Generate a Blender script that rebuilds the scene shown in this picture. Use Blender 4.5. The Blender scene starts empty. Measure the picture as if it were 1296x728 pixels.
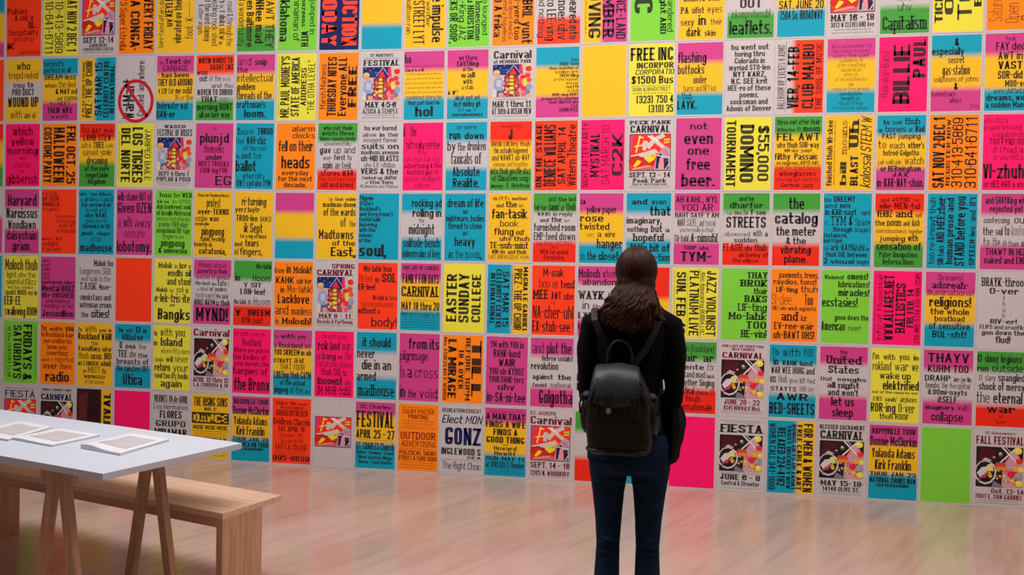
import bpy, bmesh, math, random
from mathutils import Vector, Matrix
PI = math.pi
SC = bpy.context.scene
COL = SC.collection

# ------------------------------------------------------------------ camera
CAM = Vector((1.0613, -6.7918, 1.5928))
PITCH, YAW, ROLL = -0.01554, -0.17676, 0.01888
fwd = Vector((math.sin(YAW)*math.cos(PITCH), math.cos(YAW)*math.cos(PITCH), math.sin(PITCH)))
rt = Vector((math.cos(YAW), -math.sin(YAW), 0))
up = rt.cross(fwd)
rt2 = rt*math.cos(ROLL) + up*math.sin(ROLL)
up2 = -rt*math.sin(ROLL) + up*math.cos(ROLL)
cd = bpy.data.cameras.new('camera')
cam = bpy.data.objects.new('camera', cd); COL.objects.link(cam)
cd.sensor_width = 36; cd.lens = 1124.72/1296*36; cd.clip_end = 60
m = Matrix((rt2, up2, -fwd)).transposed().to_4x4(); m.translation = CAM
cam.matrix_world = m
SC.camera = cam

# ------------------------------------------------------------------ light
SC.view_settings.view_transform = 'Standard'
SC.view_settings.look = 'None'
SC.view_settings.gamma = 1
SC.view_settings.use_curve_mapping = False
SC.view_settings.exposure = 0.18
w = bpy.data.worlds.new('world'); SC.world = w; w.use_nodes = True
w.node_tree.nodes['Background'].inputs[0].default_value = (1, .95, .95, 1)
w.node_tree.nodes['Background'].inputs[1].default_value = 0.25
def area(name, loc, target, sx, sy, power, color):
    l = bpy.data.lights.new(name, 'AREA'); l.shape = 'RECTANGLE'; l.size = sx; l.size_y = sy
    l.energy = power; l.color = color
    o = bpy.data.objects.new(name, l); COL.objects.link(o); o.location = loc
    o.rotation_euler = (Vector(target)-Vector(loc)).to_track_quat('-Z', 'Y').to_euler()
    return o
area('wall_washer_light', (1.5, -3.5, 4.85), (1.5, 0, 1.0), 6.5, .7, 250, (1, .93, .90))
area('skylight_light', (-2.0, -3.3, 4.9), (-1.7, -3.2, 0), 2.4, 2.4, 92, (.84, .93, 1))

# ------------------------------------------------------------------ helpers
def srgb(r, g, b):
    f = lambda c: (c/255/12.92) if c/255 <= .04045 else ((c/255+.055)/1.055)**2.4
    return (f(r), f(g), f(b))
def tag(o, label=None, cat=None, group=None, kind=None):
    if label: o['label'] = label
    if cat: o['category'] = cat
    if group: o['group'] = group
    if kind: o['kind'] = kind
    return o
def link(name, me, parent=None, loc=None):
    o = bpy.data.objects.new(name, me); COL.objects.link(o)
    if parent: o.parent = parent
    if loc: o.location = loc
    return o
def obj(name, bm, mat, parent=None, loc=None, smooth=False):
    me = bpy.data.meshes.new(name)
    bmesh.ops.recalc_face_normals(bm, faces=bm.faces)
    bm.to_mesh(me); bm.free()
    me.materials.append(mat)
    if smooth:
        for p in me.polygons: p.use_smooth = True
    return link(name, me, parent, loc)
def add_box(bm, x0, x1, y0, y1, z0, z1, bevel=0):
    vs = [bm.verts.new(p) for p in ((x0,y0,z0),(x1,y0,z0),(x1,y1,z0),(x0,y1,z0),(x0,y0,z1),(x1,y0,z1),(x1,y1,z1),(x0,y1,z1))]
    fs = [bm.faces.new([vs[i] for i in q]) for q in ((0,3,2,1),(4,5,6,7),(0,1,5,4),(1,2,6,5),(2,3,7,6),(3,0,4,7))]
    if bevel:
        es = list({e for f in fs for e in f.edges})
        bmesh.ops.bevel(bm, geom=es, offset=bevel, segments=2, affect='EDGES', profile=.7)
def loft(bm, rings, cap=True):
    vr = [[bm.verts.new(p) for p in r] for r in rings]
    n = len(rings[0])
    for a, b in zip(vr, vr[1:]):
        for i in range(n):
            bm.faces.new((a[i], a[(i+1)%n], b[(i+1)%n], b[i]))
    if cap:
        bm.faces.new(vr[0][::-1]); bm.faces.new(vr[-1])
def tube(bm, pts, radii, n=12):
    """tapered round tube through the points, domed at both ends"""
    pts = [Vector(p) for p in pts]
    rings = []; prev = None
    P = [pts[0]-(pts[1]-pts[0]).normalized()*radii[0]*.6] + pts + [pts[-1]+(pts[-1]-pts[-2]).normalized()*radii[-1]*.6]
    R = [radii[0]*.45] + list(radii) + [radii[-1]*.45]
    for i, p in enumerate(P):
        d = (P[min(i+1, len(P)-1)]-P[max(i-1, 0)]).normalized()
        if prev is None:
            a = d.orthogonal().normalized()
        else:
            a = (prev - d*prev.dot(d)).normalized()
        prev = a; b = d.cross(a)
        rings.append([p + (a*math.cos(t)+b*math.sin(t))*R[i] for t in [2*PI*k/n for k in range(n)]])
    loft(bm, rings)
def ribbon(bm, pts, width, thick, nrm):
    """flat strap through the points; nrm gives the side facing out at each point"""
    pts = [Vector(p) for p in pts]; rings = []
    for i, p in enumerate(pts):
        d = (pts[min(i+1, len(pts)-1)]-pts[max(i-1, 0)]).normalized()
        nn = Vector(nrm[i] if isinstance(nrm, list) else nrm); nn = (nn-d*nn.dot(d)).normalized()
        s = d.cross(nn)
        w = width[i] if isinstance(width, list) else width
        rings.append([p+s*w/2+nn*thick/2, p-s*w/2+nn*thick/2, p-s*w/2-nn*thick/2, p+s*w/2-nn*thick/2])
    loft(bm, rings)
def ellipsoid(bm, c, r, rot=None, seg=20, rings=14):
    M = Matrix.Translation(c) @ (rot.to_matrix().to_4x4() if rot else Matrix()) @ Matrix.Diagonal((*r, 1))
    bmesh.ops.create_uvsphere(bm, u_segments=seg, v_segments=rings, radius=1, matrix=M)
def remeshed(name, bm, mat, voxel, parent=None, smooth_it=6, loc=None, subd=0):
    """unite overlapping solids into ONE continuous smooth surface"""
    me = bpy.data.meshes.new(name); bm.to_mesh(me); bm.free()
    tmp = bpy.data.objects.new(name+'_tmp', me); COL.objects.link(tmp)
    r = tmp.modifiers.new('r', 'REMESH'); r.mode = 'VOXEL'; r.voxel_size = voxel
    s = tmp.modifiers.new('s', 'SMOOTH'); s.factor = .5; s.iterations = smooth_it
    dg = bpy.context.evaluated_depsgraph_get(); dg.update()
    out = bpy.data.meshes.new_from_object(tmp.evaluated_get(dg))
    bpy.data.objects.remove(tmp)
    out.name = name; out.materials.clear(); out.materials.append(mat)
    for p in out.polygons: p.use_smooth = True
    return link(name, out, parent, loc)

# ------------------------------------------------------------------ materials
def mat(name, color, rough=.5, spec=.5, noise=0, nscale=8, bump=0, bscale=60, stretch=(1,1,1), metal=0, coat=0, sheen=0):
    m = bpy.data.materials.new(name); m.use_nodes = True
    nt = m.node_tree; N = nt.nodes; L = nt.links; b = N['Principled BSDF']
    b.inputs['Base Color'].default_value = (*color, 1)
    b.inputs['Roughness'].default_value = rough
    b.inputs['Specular IOR Level'].default_value = spec
    b.inputs['Metallic'].default_value = metal
    b.inputs['Coat Weight'].default_value = coat
    b.inputs['Sheen Weight'].default_value = sheen
    tc = N.new('ShaderNodeTexCoord'); mp = N.new('ShaderNodeMapping')
    mp.inputs['Scale'].default_value = stretch
    L.new(tc.outputs['Object'], mp.inputs['Vector'])
    if noise:
        nz = N.new('ShaderNodeTexNoise'); nz.inputs['Scale'].default_value = nscale; nz.inputs['Detail'].default_value = 5
        L.new(mp.outputs[0], nz.inputs['Vector'])
        cr = N.new('ShaderNodeValToRGB')
        cr.color_ramp.elements[0].position = .3; cr.color_ramp.elements[1].position = .7
        cr.color_ramp.elements[0].color = (*[c*(1-noise) for c in color], 1)
        cr.color_ramp.elements[1].color = (*[min(1, c*(1+noise)) for c in color], 1)
        L.new(nz.outputs['Fac'], cr.inputs[0]); L.new(cr.outputs[0], b.inputs['Base Color'])
    if bump:
        n2 = N.new('ShaderNodeTexNoise'); n2.inputs['Scale'].default_value = bscale; n2.inputs['Detail'].default_value = 4
        L.new(mp.outputs[0], n2.inputs['Vector'])
        bp = N.new('ShaderNodeBump'); bp.inputs['Strength'].default_value = bump; bp.inputs['Distance'].default_value = .002
        L.new(n2.outputs['Fac'], bp.inputs['Height']); L.new(bp.outputs[0], b.inputs['Normal'])
    return m
def print_material():
    m = bpy.data.materials.new('printed_card'); m.use_nodes = True
    nt = m.node_tree; N = nt.nodes; L = nt.links; b = N['Principled BSDF']
    a = N.new('ShaderNodeVertexColor'); a.layer_name = 'ink'
    tc = N.new('ShaderNodeTexCoord'); nz = N.new('ShaderNodeTexNoise'); nz.inputs['Scale'].default_value = 55
    nz.inputs['Detail'].default_value = 3
    mr = N.new('ShaderNodeMapRange'); mr.inputs['To Min'].default_value = .9; mr.inputs['To Max'].default_value = 1.06
    mx = N.new('ShaderNodeMix'); mx.data_type = 'RGBA'; mx.blend_type = 'MULTIPLY'; mx.inputs[0].default_value = 1
    L.new(tc.outputs['Object'], nz.inputs['Vector']); L.new(nz.outputs['Fac'], mr.inputs['Value'])
    L.new(a.outputs['Color'], mx.inputs[6]); L.new(mr.outputs[0], mx.inputs[7])
    L.new(mx.outputs[2], b.inputs['Base Color'])
    b.inputs['Roughness'].default_value = .62; b.inputs['Specular IOR Level'].default_value = .2
    return m
INK = print_material()
def floor_material():
    m = bpy.data.materials.new('veined_floor'); m.use_nodes = True
    nt = m.node_tree; N = nt.nodes; L = nt.links; b = N['Principled BSDF']
    tc = N.new('ShaderNodeTexCoord')
    def streak(rot, scale, nscale, detail, dist):
        mr_ = N.new('ShaderNodeMapping'); mr_.inputs['Rotation'].default_value = (0, 0, rot)
        mp = N.new('ShaderNodeMapping'); mp.inputs['Scale'].default_value = scale
        L.new(tc.outputs['Object'], mr_.inputs['Vector']); L.new(mr_.outputs[0], mp.inputs['Vector'])
        n = N.new('ShaderNodeTexNoise'); n.inputs['Scale'].default_value = nscale; n.inputs['Detail'].default_value = detail
        n.inputs['Distortion'].default_value = dist
        L.new(mp.outputs[0], n.inputs['Vector']); return n
    ang = FLOOR_ANGLE
    n1 = streak(ang, (.40, 1.5, 1), 1.5, 5, .5)
    n2 = streak(ang, (.9, 9, 1), 1.5, 6, .35)
    r1 = N.new('ShaderNodeValToRGB'); e = r1.color_ramp.elements
    e[0].position = .34; e[0].color = (*srgb(180, 152, 136), 1)
    e[1].position = .60; e[1].color = (*srgb(196, 168, 154), 1)
    L.new(n1.outputs['Fac'], r1.inputs[0])
    r2 = N.new('ShaderNodeValToRGB'); e = r2.color_ramp.elements
    e[0].position = .36; e[0].color = (.78, .73, .69, 1); e[1].position = .50; e[1].color = (1, 1, 1, 1)
    L.new(n2.outputs['Fac'], r2.inputs[0])
    mx = N.new('ShaderNodeMix'); mx.data_type = 'RGBA'; mx.blend_type = 'MULTIPLY'; mx.inputs[0].default_value = .45
    L.new(r1.outputs[0], mx.inputs[6]); L.new(r2.outputs[0], mx.inputs[7]); L.new(mx.outputs[2], b.inputs['Base Color'])
    mr = N.new('ShaderNodeMapRange'); mr.inputs['To Min'].default_value = .13; mr.inputs['To Max'].default_value = .22
    L.new(n1.outputs['Fac'], mr.inputs['Value']); L.new(mr.outputs[0], b.inputs['Roughness'])
    b.inputs['Specular IOR Level'].default_value = .62
    return m
def wood_material(name, c, dark, rot=0, rough=.45):
    m = bpy.data.materials.new(name); m.use_nodes = True
    nt = m.node_tree; N = nt.nodes; L = nt.links; b = N['Principled BSDF']
    tc = N.new('ShaderNodeTexCoord'); mp = N.new('ShaderNodeMapping')
    mp.inputs['Scale'].default_value = (1.2, 22, 22) if rot == 0 else (22, 22, 1.2)
    L.new(tc.outputs['Object'], mp.inputs['Vector'])
    n = N.new('ShaderNodeTexNoise'); n.inputs['Scale'].default_value = 2.2; n.inputs['Detail'].default_value = 7; n.inputs['Distortion'].default_value = .4
    L.new(mp.outputs[0], n.inputs['Vector'])
    r = N.new('ShaderNodeValToRGB'); r.color_ramp.elements[0].position = .3; r.color_ramp.elements[1].position = .68
    r.color_ramp.elements[0].color = (*dark, 1); r.color_ramp.elements[1].color = (*c, 1)
    L.new(n.outputs['Fac'], r.inputs[0]); L.new(r.outputs[0], b.inputs['Base Color'])
    b.inputs['Roughness'].default_value = rough; b.inputs['Specular IOR Level'].default_value = .4
    bp = N.new('ShaderNodeBump'); bp.inputs['Strength'].default_value = .12; bp.inputs['Distance'].default_value = .001
    L.new(n.outputs['Fac'], bp.inputs['Height']); L.new(bp.outputs[0], b.inputs['Normal'])
    return m
FLOOR_ANGLE = -1.13
M_floor = floor_material()
M_wall = mat('painted_wall', srgb(196, 186, 186), .8, .2, noise=.03, nscale=3, bump=.15)
M_ceiling = mat('ceiling_paint', srgb(215, 208, 205), .9, .1, noise=.02)
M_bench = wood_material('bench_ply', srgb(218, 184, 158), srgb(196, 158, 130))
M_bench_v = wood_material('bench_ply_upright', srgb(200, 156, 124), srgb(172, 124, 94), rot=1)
M_leg = wood_material('trestle_pine', srgb(186, 142, 112), srgb(156, 112, 86), rot=1)
M_top = mat('white_laminate', srgb(206, 214, 226), .35, .4, noise=.015, nscale=4)
M_top_edge = mat('laminate_edge', srgb(190, 190, 200), .5, .3, noise=.03, nscale=20)

# ------------------------------------------------------------------ the room
FX0, FX1, FY0 = -6.5, 6.0, -9.0
def slab(name, x0, x1, y0, y1, z0, z1, m):
    bm = bmesh.new(); add_box(bm, x0, x1, y0, y1, z0, z1)
    return tag(obj(name, bm, m), kind='structure')
slab('floor', FX0-.15, FX1+.15, FY0-.15, .15, -.15, 0, M_floor)
slab('wall_back', FX0, FX1, 0, .15, 0, 5.0, M_wall)
slab('wall_left', FX0-.15, FX0, FY0, .15, 0, 5.0, M_wall)
slab('wall_right', FX1, FX1+.15, FY0, .15, 0, 5.0, M_wall)
slab('wall_front', FX0-.15, FX1+.15, FY0-.15, FY0, 0, 5.0, M_wall)
slab('ceiling', FX0-.15, FX1+.15, FY0-.15, .15, 5.0, 5.15, M_ceiling)
# ------------------------------------------------------------------ table on trestles, bench, booklets
def thing(name, label, cat, loc, rz=0, group=None):
    o = bpy.data.objects.new(name, None); o.empty_display_size = .1; COL.objects.link(o)
    o.location = loc; o.rotation_euler = (0, 0, rz)
    return tag(o, label, cat, group)
ANG = PI - .30          # local +X runs along the table to the left, local +Y points at the camera side reversed
def beam(bm, a, b, wx, wy, ref=(0, 1, 0)):
    """rectangular bar from a to b; wy is measured along ref"""
    a, b = Vector(a), Vector(b); d = (b-a).normalized(); r = Vector(ref); r = (r-d*r.dot(d)).normalized(); s = d.cross(r)
    loft(bm, [[p+s*wx/2*i+r*wy/2*j for i, j in ((1, 1), (-1, 1), (-1, -1), (1, -1))] for p in (a, b)])
    return bm
# local frame: x = away from the right end, y = away from the viewer edge (right-handed after mirroring y)
S_ = Vector((math.sin(.30), math.cos(.30), 0)); L_ = Vector((-S_.y, S_.x, 0))
def TM(o, corner):
    """local x = towards the right end, local y = away from the viewer; origin at the near right corner"""
    o.matrix_world = Matrix(((-L_.x, S_.x, 0, corner[0]), (-L_.y, S_.y, 0, corner[1]), (0, 0, 1, 0), (0, 0, 0, 1)))
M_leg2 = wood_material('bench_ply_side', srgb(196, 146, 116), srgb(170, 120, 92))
TW, TL = .775, 2.3
table = thing('trestle_table', 'long white topped table on wooden trestle legs beside the bench', 'table', (0, 0, 0)); TM(table, (-1.19, -3.545))
bm = bmesh.new(); add_box(bm, -TL, 0, 0, TW, .722, .750, .0015); top = obj('tabletop', bm, M_top, table); top['label'] = 'white laminate tabletop'
top.data.materials.append(M_top_edge)
for p in top.data.polygons:
    if abs(p.normal.z) < .5: p.material_index = 1
for l in (.33, TL-.33):
    bm = bmesh.new(); add_box(bm, -l-.028, -l+.028, .05, .58, .655, .7225, .003); obj('trestle_beam', bm, M_bench, table)
    for s in (.045, .53):
        g = bmesh.new()
        add_box(g, -l-.10, -l+.10, s-.018, s+.018, .668, .7225, .002); obj('gusset', g, M_leg, table)
        for q in (1, -1):
            bm = bmesh.new(); beam(bm, (-l+q*.030, s, .70), (-l+q*.157, s, .002), .047, .034)
            for v in bm.verts:
                if v.co.z < .05: v.co.z = 0
            obj('leg', bm, M_leg, table)

bench = thing('wooden_bench', 'pale plywood bench with slab ends pushed under the white table', 'bench', (0, 0, 0)); TM(bench, (-.971, -2.966))
BL, BW = 1.92, .397
bm = bmesh.new(); add_box(bm, -BL, 0, 0, BW, .421, .45, .0015); obj('seat', bm, M_bench, bench)
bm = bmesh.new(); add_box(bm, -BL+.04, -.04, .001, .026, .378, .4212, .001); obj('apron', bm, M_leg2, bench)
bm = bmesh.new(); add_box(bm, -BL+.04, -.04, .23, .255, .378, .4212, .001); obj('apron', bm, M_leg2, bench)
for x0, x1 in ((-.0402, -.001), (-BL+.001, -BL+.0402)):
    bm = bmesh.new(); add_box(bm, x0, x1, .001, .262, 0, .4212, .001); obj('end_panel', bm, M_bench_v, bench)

M_paper = mat('booklet_paper', srgb(222, 222, 226), .6, .3, noise=.02, nscale=10)
M_print = mat('booklet_grey_print', srgb(194, 186, 188), .55, .3, noise=.08, nscale=14)
BK1 = [(-1.595, -3.126), (-1.331, -3.220), (-1.311, -2.862), (-1.575, -2.775)]
BK2 = [(-2.035, -3.026), (-1.741, -3.127), (-1.694, -2.841), (-1.990, -2.741)]
BK3 = [(-2.298, -2.968), (-2.024, -3.065), (-2.059, -2.712), (-2.334, -2.610)]
def booklet(corners, label, sag, thick):
    """loose-leaf newspaper: leaves stacked, each slightly shifted and bowed up along its near left side"""
    A, B, C, D = [Vector((x, y, 0)) for x, y in corners]
    cen = (A+B+C+D)/4
    root = thing('booklet', label, 'booklet', (cen.x, cen.y, .7502), 0, 'booklets lying on the white table')
    nl = 7
    def pt(u, v, z):
        p = A*(1-u)*(1-v)+B*u*(1-v)+C*u*v+D*(1-u)*v - cen
        bow = sag*math.exp(-((u-.22)/.30)**2)*(1-v)**2.0
        return (p.x, p.y, z+bow*z/thick)
    for k in range(nl):
        z0 = thick*k/nl+.0002; z1 = thick*(k+1)/nl-.0002; bm = bmesh.new(); N = 8
        sh = .004*math.sin(k*2.3)
        lo = [[bm.verts.new(pt(i/N+sh*(.5), j/4+sh*.4, z0)) for i in range(N+1)] for j in range(5)]
        hi = [[bm.verts.new(pt(i/N+sh*(.5), j/4+sh*.4, z1)) for i in range(N+1)] for j in range(5)]
        for j in range(4):
            for i in range(N):
                bm.faces.new((hi[j][i], hi[j][i+1], hi[j+1][i+1], hi[j+1][i])); bm.faces.new((lo[j][i], lo[j+1][i], lo[j+1][i+1], lo[j][i+1]))
        for i in range(N):
            bm.faces.new((lo[0][i], lo[0][i+1], hi[0][i+1], hi[0][i])); bm.faces.new((lo[4][i+1], lo[4][i], hi[4][i], hi[4][i+1]))
        for j in range(4):
            bm.faces.new((lo[j+1][0], lo[j][0], hi[j][0], hi[j+1][0])); bm.faces.new((lo[j][N], lo[j+1][N], hi[j+1][N], hi[j][N]))
        obj('leaf', bm, M_paper, root, smooth=False)
    bm = bmesh.new(); N = 10
    g = [[bm.verts.new(pt(.16+.70*i/N, .22+.62*j/8, thick+.0008)) for i in range(N+1)] for j in range(9)]
    for j in range(8):
        for i in range(N): bm.faces.new((g[j][i], g[j][i+1], g[j+1][i+1], g[j+1][i]))
    pr = obj('printed_panel', bm, M_print, root, smooth=True); pr['label'] = 'grey picture on the cover'
booklet(BK1, 'white booklet with grey cover, rightmost of three on the white table', .014, .012)
booklet(BK2, 'white booklet with grey cover, middle of three on the white table', .004, .010)
booklet(BK3, 'white booklet cut off by the left edge, leftmost on the white table', .003, .010)

# ------------------------------------------------------------------ the person, seen from behind
M_skin = mat('skin', srgb(205, 150, 125), .5, .4, noise=.04, nscale=12)
M_jacket = mat('black_jacket', (.0035, .003, .0035), .9, .06, noise=.3, nscale=9, bump=.5, bscale=45, sheen=.02)
M_jeans = mat('dark_blue_denim', (.003, .014, .036), .85, .14, noise=.35, nscale=14, bump=.5, bscale=110)
M_hair = mat('dark_brown_hair', (.030, .0085, .0050), .55, .14, noise=.55, nscale=26, bump=.5, bscale=90, stretch=(1.5, 1.5, .35))
M_strand = mat('brown_hair_strands', (.042, .012, .007), .5, .18, noise=.5, nscale=30)
M_leather = mat('dark_leather', (.0055, .004, .0035), .5, .22, noise=.25, nscale=10, bump=.35, bscale=70)
M_flap = mat('blue_grey_leather', (.016, .021, .029), .45, .35, noise=.25, nscale=9, bump=.35, bscale=60)  # dark leather with the skylight's bluish sheen put into its base colour
M_metal = mat('steel_stud', (.32, .32, .32), .35, .5, noise=.03, metal=1)
M_shoe = mat('black_shoe_leather', (.012, .011, .011), .5, .5, noise=.1)
M_sole = mat('rubber_sole', (.15, .14, .13), .8, .3, noise=.1)
M_coat = mat('black_coat_cloth', (.004, .0035, .0055), .85, .1, noise=.3, nscale=8, bump=.5, bscale=50)
M_eye = mat('eye_white', (.7, .7, .7), .2, .5, noise=.02)
M_iris = mat('dark_iris', (.03, .02, .015), .2, .5, noise=.1)
M_lip = mat('lips', srgb(176, 96, 92), .45, .4, noise=.05)
PX, PY = .912, -3.24
ARMS = {}
for s, ex in ((-1, -.168), (1, .172)):
    ARMS[s] = [(s*.085, -.005, 1.43), (s*.150, -.005, 1.395), (s*.170, -.012, 1.30), (ex, -.022, 1.15), (ex, -.012, 1.115), (s*.150, .06, 1.10), (s*.10, .17, 1.10), (s*.058, .235, 1.105)]
ARM_R = [.040, .050, .044, .037, .036, .033, .026, .019]
LEG = {}
for s in (-1, 1):
    x = lambda v: v if s > 0 else -v+.004
    LEG[s] = [(x(.075), .0, .90), (x(.084), 0, .83), (x(.083), .005, .73), (x(.081), .008, .63), (x(.080), .004, .52), (x(.082), -.012, .40), (x(.083), -.014, .30), (x(.082), -.012, .16), (x(.082), -.010, .07)]
LEG_R = [.085, .080, .064, .054, .047, .051, .045, .034, .033]
def torso(bm, grow=0, z0=.86):
    rings = []
    for z, rx, ry, cy in ((.80, .135, .10, 0), (.86, .160, .112, -.005), (.93, .158, .108, -.004), (1.02, .126, .092, .004), (1.12, .106, .090, .006),
                          (1.22, .118, .096, .002), (1.32, .142, .098, -.004), (1.39, .142, .088, -.008), (1.435, .105, .066, -.006), (1.465, .060, .052, 0)):
        if z < z0-.001: continue
        rings.append([((rx+grow)*math.cos(t)*(1 if abs(math.cos(t)) < .9 else .99), cy+(ry+grow)*math.sin(t), z) for t in [2*PI*k/28 for k in range(28)]])
    loft(bm, rings)
def hand(bm, s, wrist, d, up_):
    """palm, four bent fingers of different lengths and a thumb from the side of the palm"""
    w = Vector(wrist); d = Vector(d).normalized(); u = Vector(up_); u = (u-d*u.dot(d)).normalized(); side = d.cross(u)
    tube(bm, [w-d*.02, w+d*.015, w+d*.045, w+d*.075], [.019, .020, .022, .019], 10)
    for k in (-1, 1): tube(bm, [w+d*.01+side*k*.006, w+d*.07+side*k*.022], [.013, .012], 8)
    for k, (off, ln_) in enumerate(((-.030, .068), (-.010, .078), (.010, .073), (.029, .058))):
        b0 = w+d*.076+side*off
        tube(bm, [b0-d*.015, b0+d*ln_*.42-u*.004, b0+d*ln_*.70-u*.022, b0+d*ln_*.80-u*.040], [.0088, .0082, .0076, .0066], 8)
    t0 = w+d*.018-side*.020*s*-1
    q = side*s
    tube(bm, [w+d*.015+q*.012, w+d*.040+q*.034, w+d*.066+q*.042-u*.012, w+d*.080+q*.038-u*.026], [.013, .0105, .0092, .0078], 8)

person = bmesh.new()
torso(person, -.014, .93)
for s in (-1, 1):
    tube(person, ARMS[s], [r-.012 if i < 6 else r for i, r in enumerate(ARM_R)], 12)
    tube(person, LEG[s], [r-.008 for r in LEG_R], 14)
    x = LEG[s][-1][0]
    tube(person, [(x, -.03, .045), (x+s*.004, .05, .035), (x+s*.010, .12, .026)], [.030, .028, .020], 10)
    hand(person, s, (s*.050, .245, 1.106), (-s*.75, .55, .05), (0, 0, 1))
tube(person, [(0, -.006, 1.42), (.004, .0, 1.48), (.010, .008, 1.54)], [.056, .049, .048], 14)
HC = Vector((.014, .012, 1.605))
ellipsoid(person, HC, (.070, .088, .098)); ellipsoid(person, HC+Vector((0, .024, -.060)), (.052, .062, .052))
ellipsoid(person, HC+Vector((0, .095, -.022)), (.011, .018, .020)); tube(person, [HC+Vector((0, .086, .012)), HC+Vector((0, .098, -.018))], [.007, .011], 8)
for s in (-1, 1):
    ellipsoid(person, HC+Vector((s*.072, .006, -.015)), (.008, .018, .029)); ellipsoid(person, HC+Vector((s*.038, .062, -.036)), (.024, .022, .022))
body = remeshed('person', person, M_skin, .0042, smooth_it=4)
body.location = (PX, PY, 0)
tag(body, 'person with long wavy dark hair, black jacket and blue jeans, standing with back to camera', 'person')
for s in (-1, 1):
    bm = bmesh.new(); ellipsoid(bm, HC+Vector((s*.030, .078, .0)), (.0125, .0125, .0085), seg=14, rings=10); e = obj('eye', bm, M_eye, body, smooth=True)
    bm = bmesh.new(); ellipsoid(bm, HC+Vector((s*.030, .0885, .0)), (.0055, .003, .0055), seg=12, rings=8); obj('iris', bm, M_iris, e, smooth=True)
    bm = bmesh.new(); tube(bm, [HC+Vector((s*.014, .089, .020)), HC+Vector((s*.032, .086, .025)), HC+Vector((s*.048, .072, .019))], [.003, .0035, .002], 6); obj('eyebrow', bm, M_hair, body, smooth=True)
bm = bmesh.new(); tube(bm, [HC+Vector((-.022, .080, -.058)), HC+Vector((0, .088, -.057)), HC+Vector((.022, .080, -.058))], [.004, .006, .004], 8); obj('mouth', bm, M_lip, body, smooth=True)

# jeans
bm = bmesh.new()
for s in (-1, 1): tube(bm, LEG[s], LEG_R, 16)
rings = []
for z, rx, ry in ((.815, .120, .085), (.84, .158, .112), (.88, .169, .121), (.93, .166, .118), (.975, .150, .106)):
    rings.append([(rx*math.cos(t)+.002, ry*math.sin(t)-.006, z) for t in [2*PI*k/32 for k in range(32)]])
loft(bm, rings)
rj = random.Random(3)
for s in (-1, 1):       # wrinkles behind the knees and at the ankles
    for z in (.50, .475, .53, .555, .12, .10, .14, .78):
        r0 = .047 if z > .3 else .036
        if z == .78: r0 = .069
        cx = .081 if s > 0 else -.077
        tube(bm, [(cx+(r0*.98)*math.cos(a), -.006+(r0*.98)*math.sin(a), z+.006*math.sin(a*2+z*70)) for a in [-PI*.95+PI*.9*k/8 for k in range(9)]], [.0045]*9, 6)
jeans = remeshed('jeans', bm, M_jeans, .006, body, smooth_it=5)
bm = bmesh.new(); tube(bm, [(.0, -.122, .87), (.0, -.126, .91), (.0, -.122, .955)], [.0022]*3, 6); obj('seam', bm, M_jeans, jeans, smooth=True)

# jacket: torso, sleeves, collar and the creases of soft cloth
bm = bmesh.new(); torso(bm, .008, .86)
for s in (-1, 1):
    tube(bm, ARMS[s][:7], [.050, .056, .047, .037, .037, .036, .032], 16)
    for k in range(7):
        z = 1.14+.012*k*2; cx = s*(.172-.001*k)
        tube(bm, [(cx+.036*math.cos(a), -.018+.036*math.sin(a), z+.010*math.sin(a+k)) for a in [2*PI*j/10 for j in range(11)]], [.0045]*11, 6)
tube(bm, [(.055*math.cos(a), .0+.052*math.sin(a), 1.462) for a in [2*PI*j/16 for j in range(17)]], [.014]*17, 8)
tube(bm, [(.158*math.cos(a), -.004+.112*math.sin(a), .868) for a in [2*PI*j/24 for j in range(25)]], [.010]*25, 8)
for k in range(6):
    tube(bm, [(-.10+.04*k, -.100, 1.40), (-.09+.035*k, -.104, 1.33), (-.07+.03*k, -.100, 1.27)], [.004, .007, .004], 6)
remeshed('jacket', bm, M_jacket, .0065, body, smooth_it=4)

# hair: a close cap drawn in at the nape, then loose waves down the shoulder blades
bm = bmesh.new()
ellipsoid(bm, HC+Vector((.0, -.012, .012)), (.084, .094, .094), seg=28, rings=20)
ellipsoid(bm, HC+Vector((.0, -.040, -.045)), (.078, .064, .075)); tube(bm, [(.012, -.020, 1.57), (.010, -.030, 1.51), (.006, -.045, 1.45)], [.066, .062, .062], 14)
# keep the face open: nothing in front of the ears below the hairline
for v in bm.verts:
    f = v.co - HC
    if f.y > .045 and f.z < .050: v.co.y = HC.y + .045 + (f.y-.045)*.05; v.co.x = HC.x + f.x*.9
rh = random.Random(11)
for k in range(150):
    a = rh.uniform(-1, 1); dep = rh.uniform(0, 1)
    x0 = .013 + a*.056; y0 = -.066-.016*dep + .045*abs(a)**2
    x1 = .002 + a*(.118 if a < 0 else .112) + rh.uniform(-.014, .014); y1 = -.108-.030*dep+.045*abs(a)**2
    zb = 1.392 + .035*abs(a)**2 + rh.uniform(-.012, .035); ph = rh.uniform(0, 2*PI); fr = rh.uniform(2.2, 3.4)
    pts = []; n = 16
    z0 = 1.60-.03*dep
    for i in range(n+1):
        t = i/n; wv = .012*min(1, max(0, t-.18)*3)
        e = t**1.25 if t > .0 else 0
        pts.append((x0+(x1-x0)*e+wv*math.sin(fr*2*PI*t+ph), y0+(y1-y0)*min(1, t*1.6)+wv*.7*math.cos(fr*2*PI*t+ph), z0+(zb-z0)*t))
    r = rh.uniform(.0062, .0105)
    tube(bm, pts, [r*(.8+.2*min(1, 4*i/n))*(1 if i < n-2 else (.75 if i < n else .45)) for i in range(n+1)], 7)
hair = remeshed('hair', bm, M_hair, .0045, body, smooth_it=2)
bm = bmesh.new()
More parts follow.
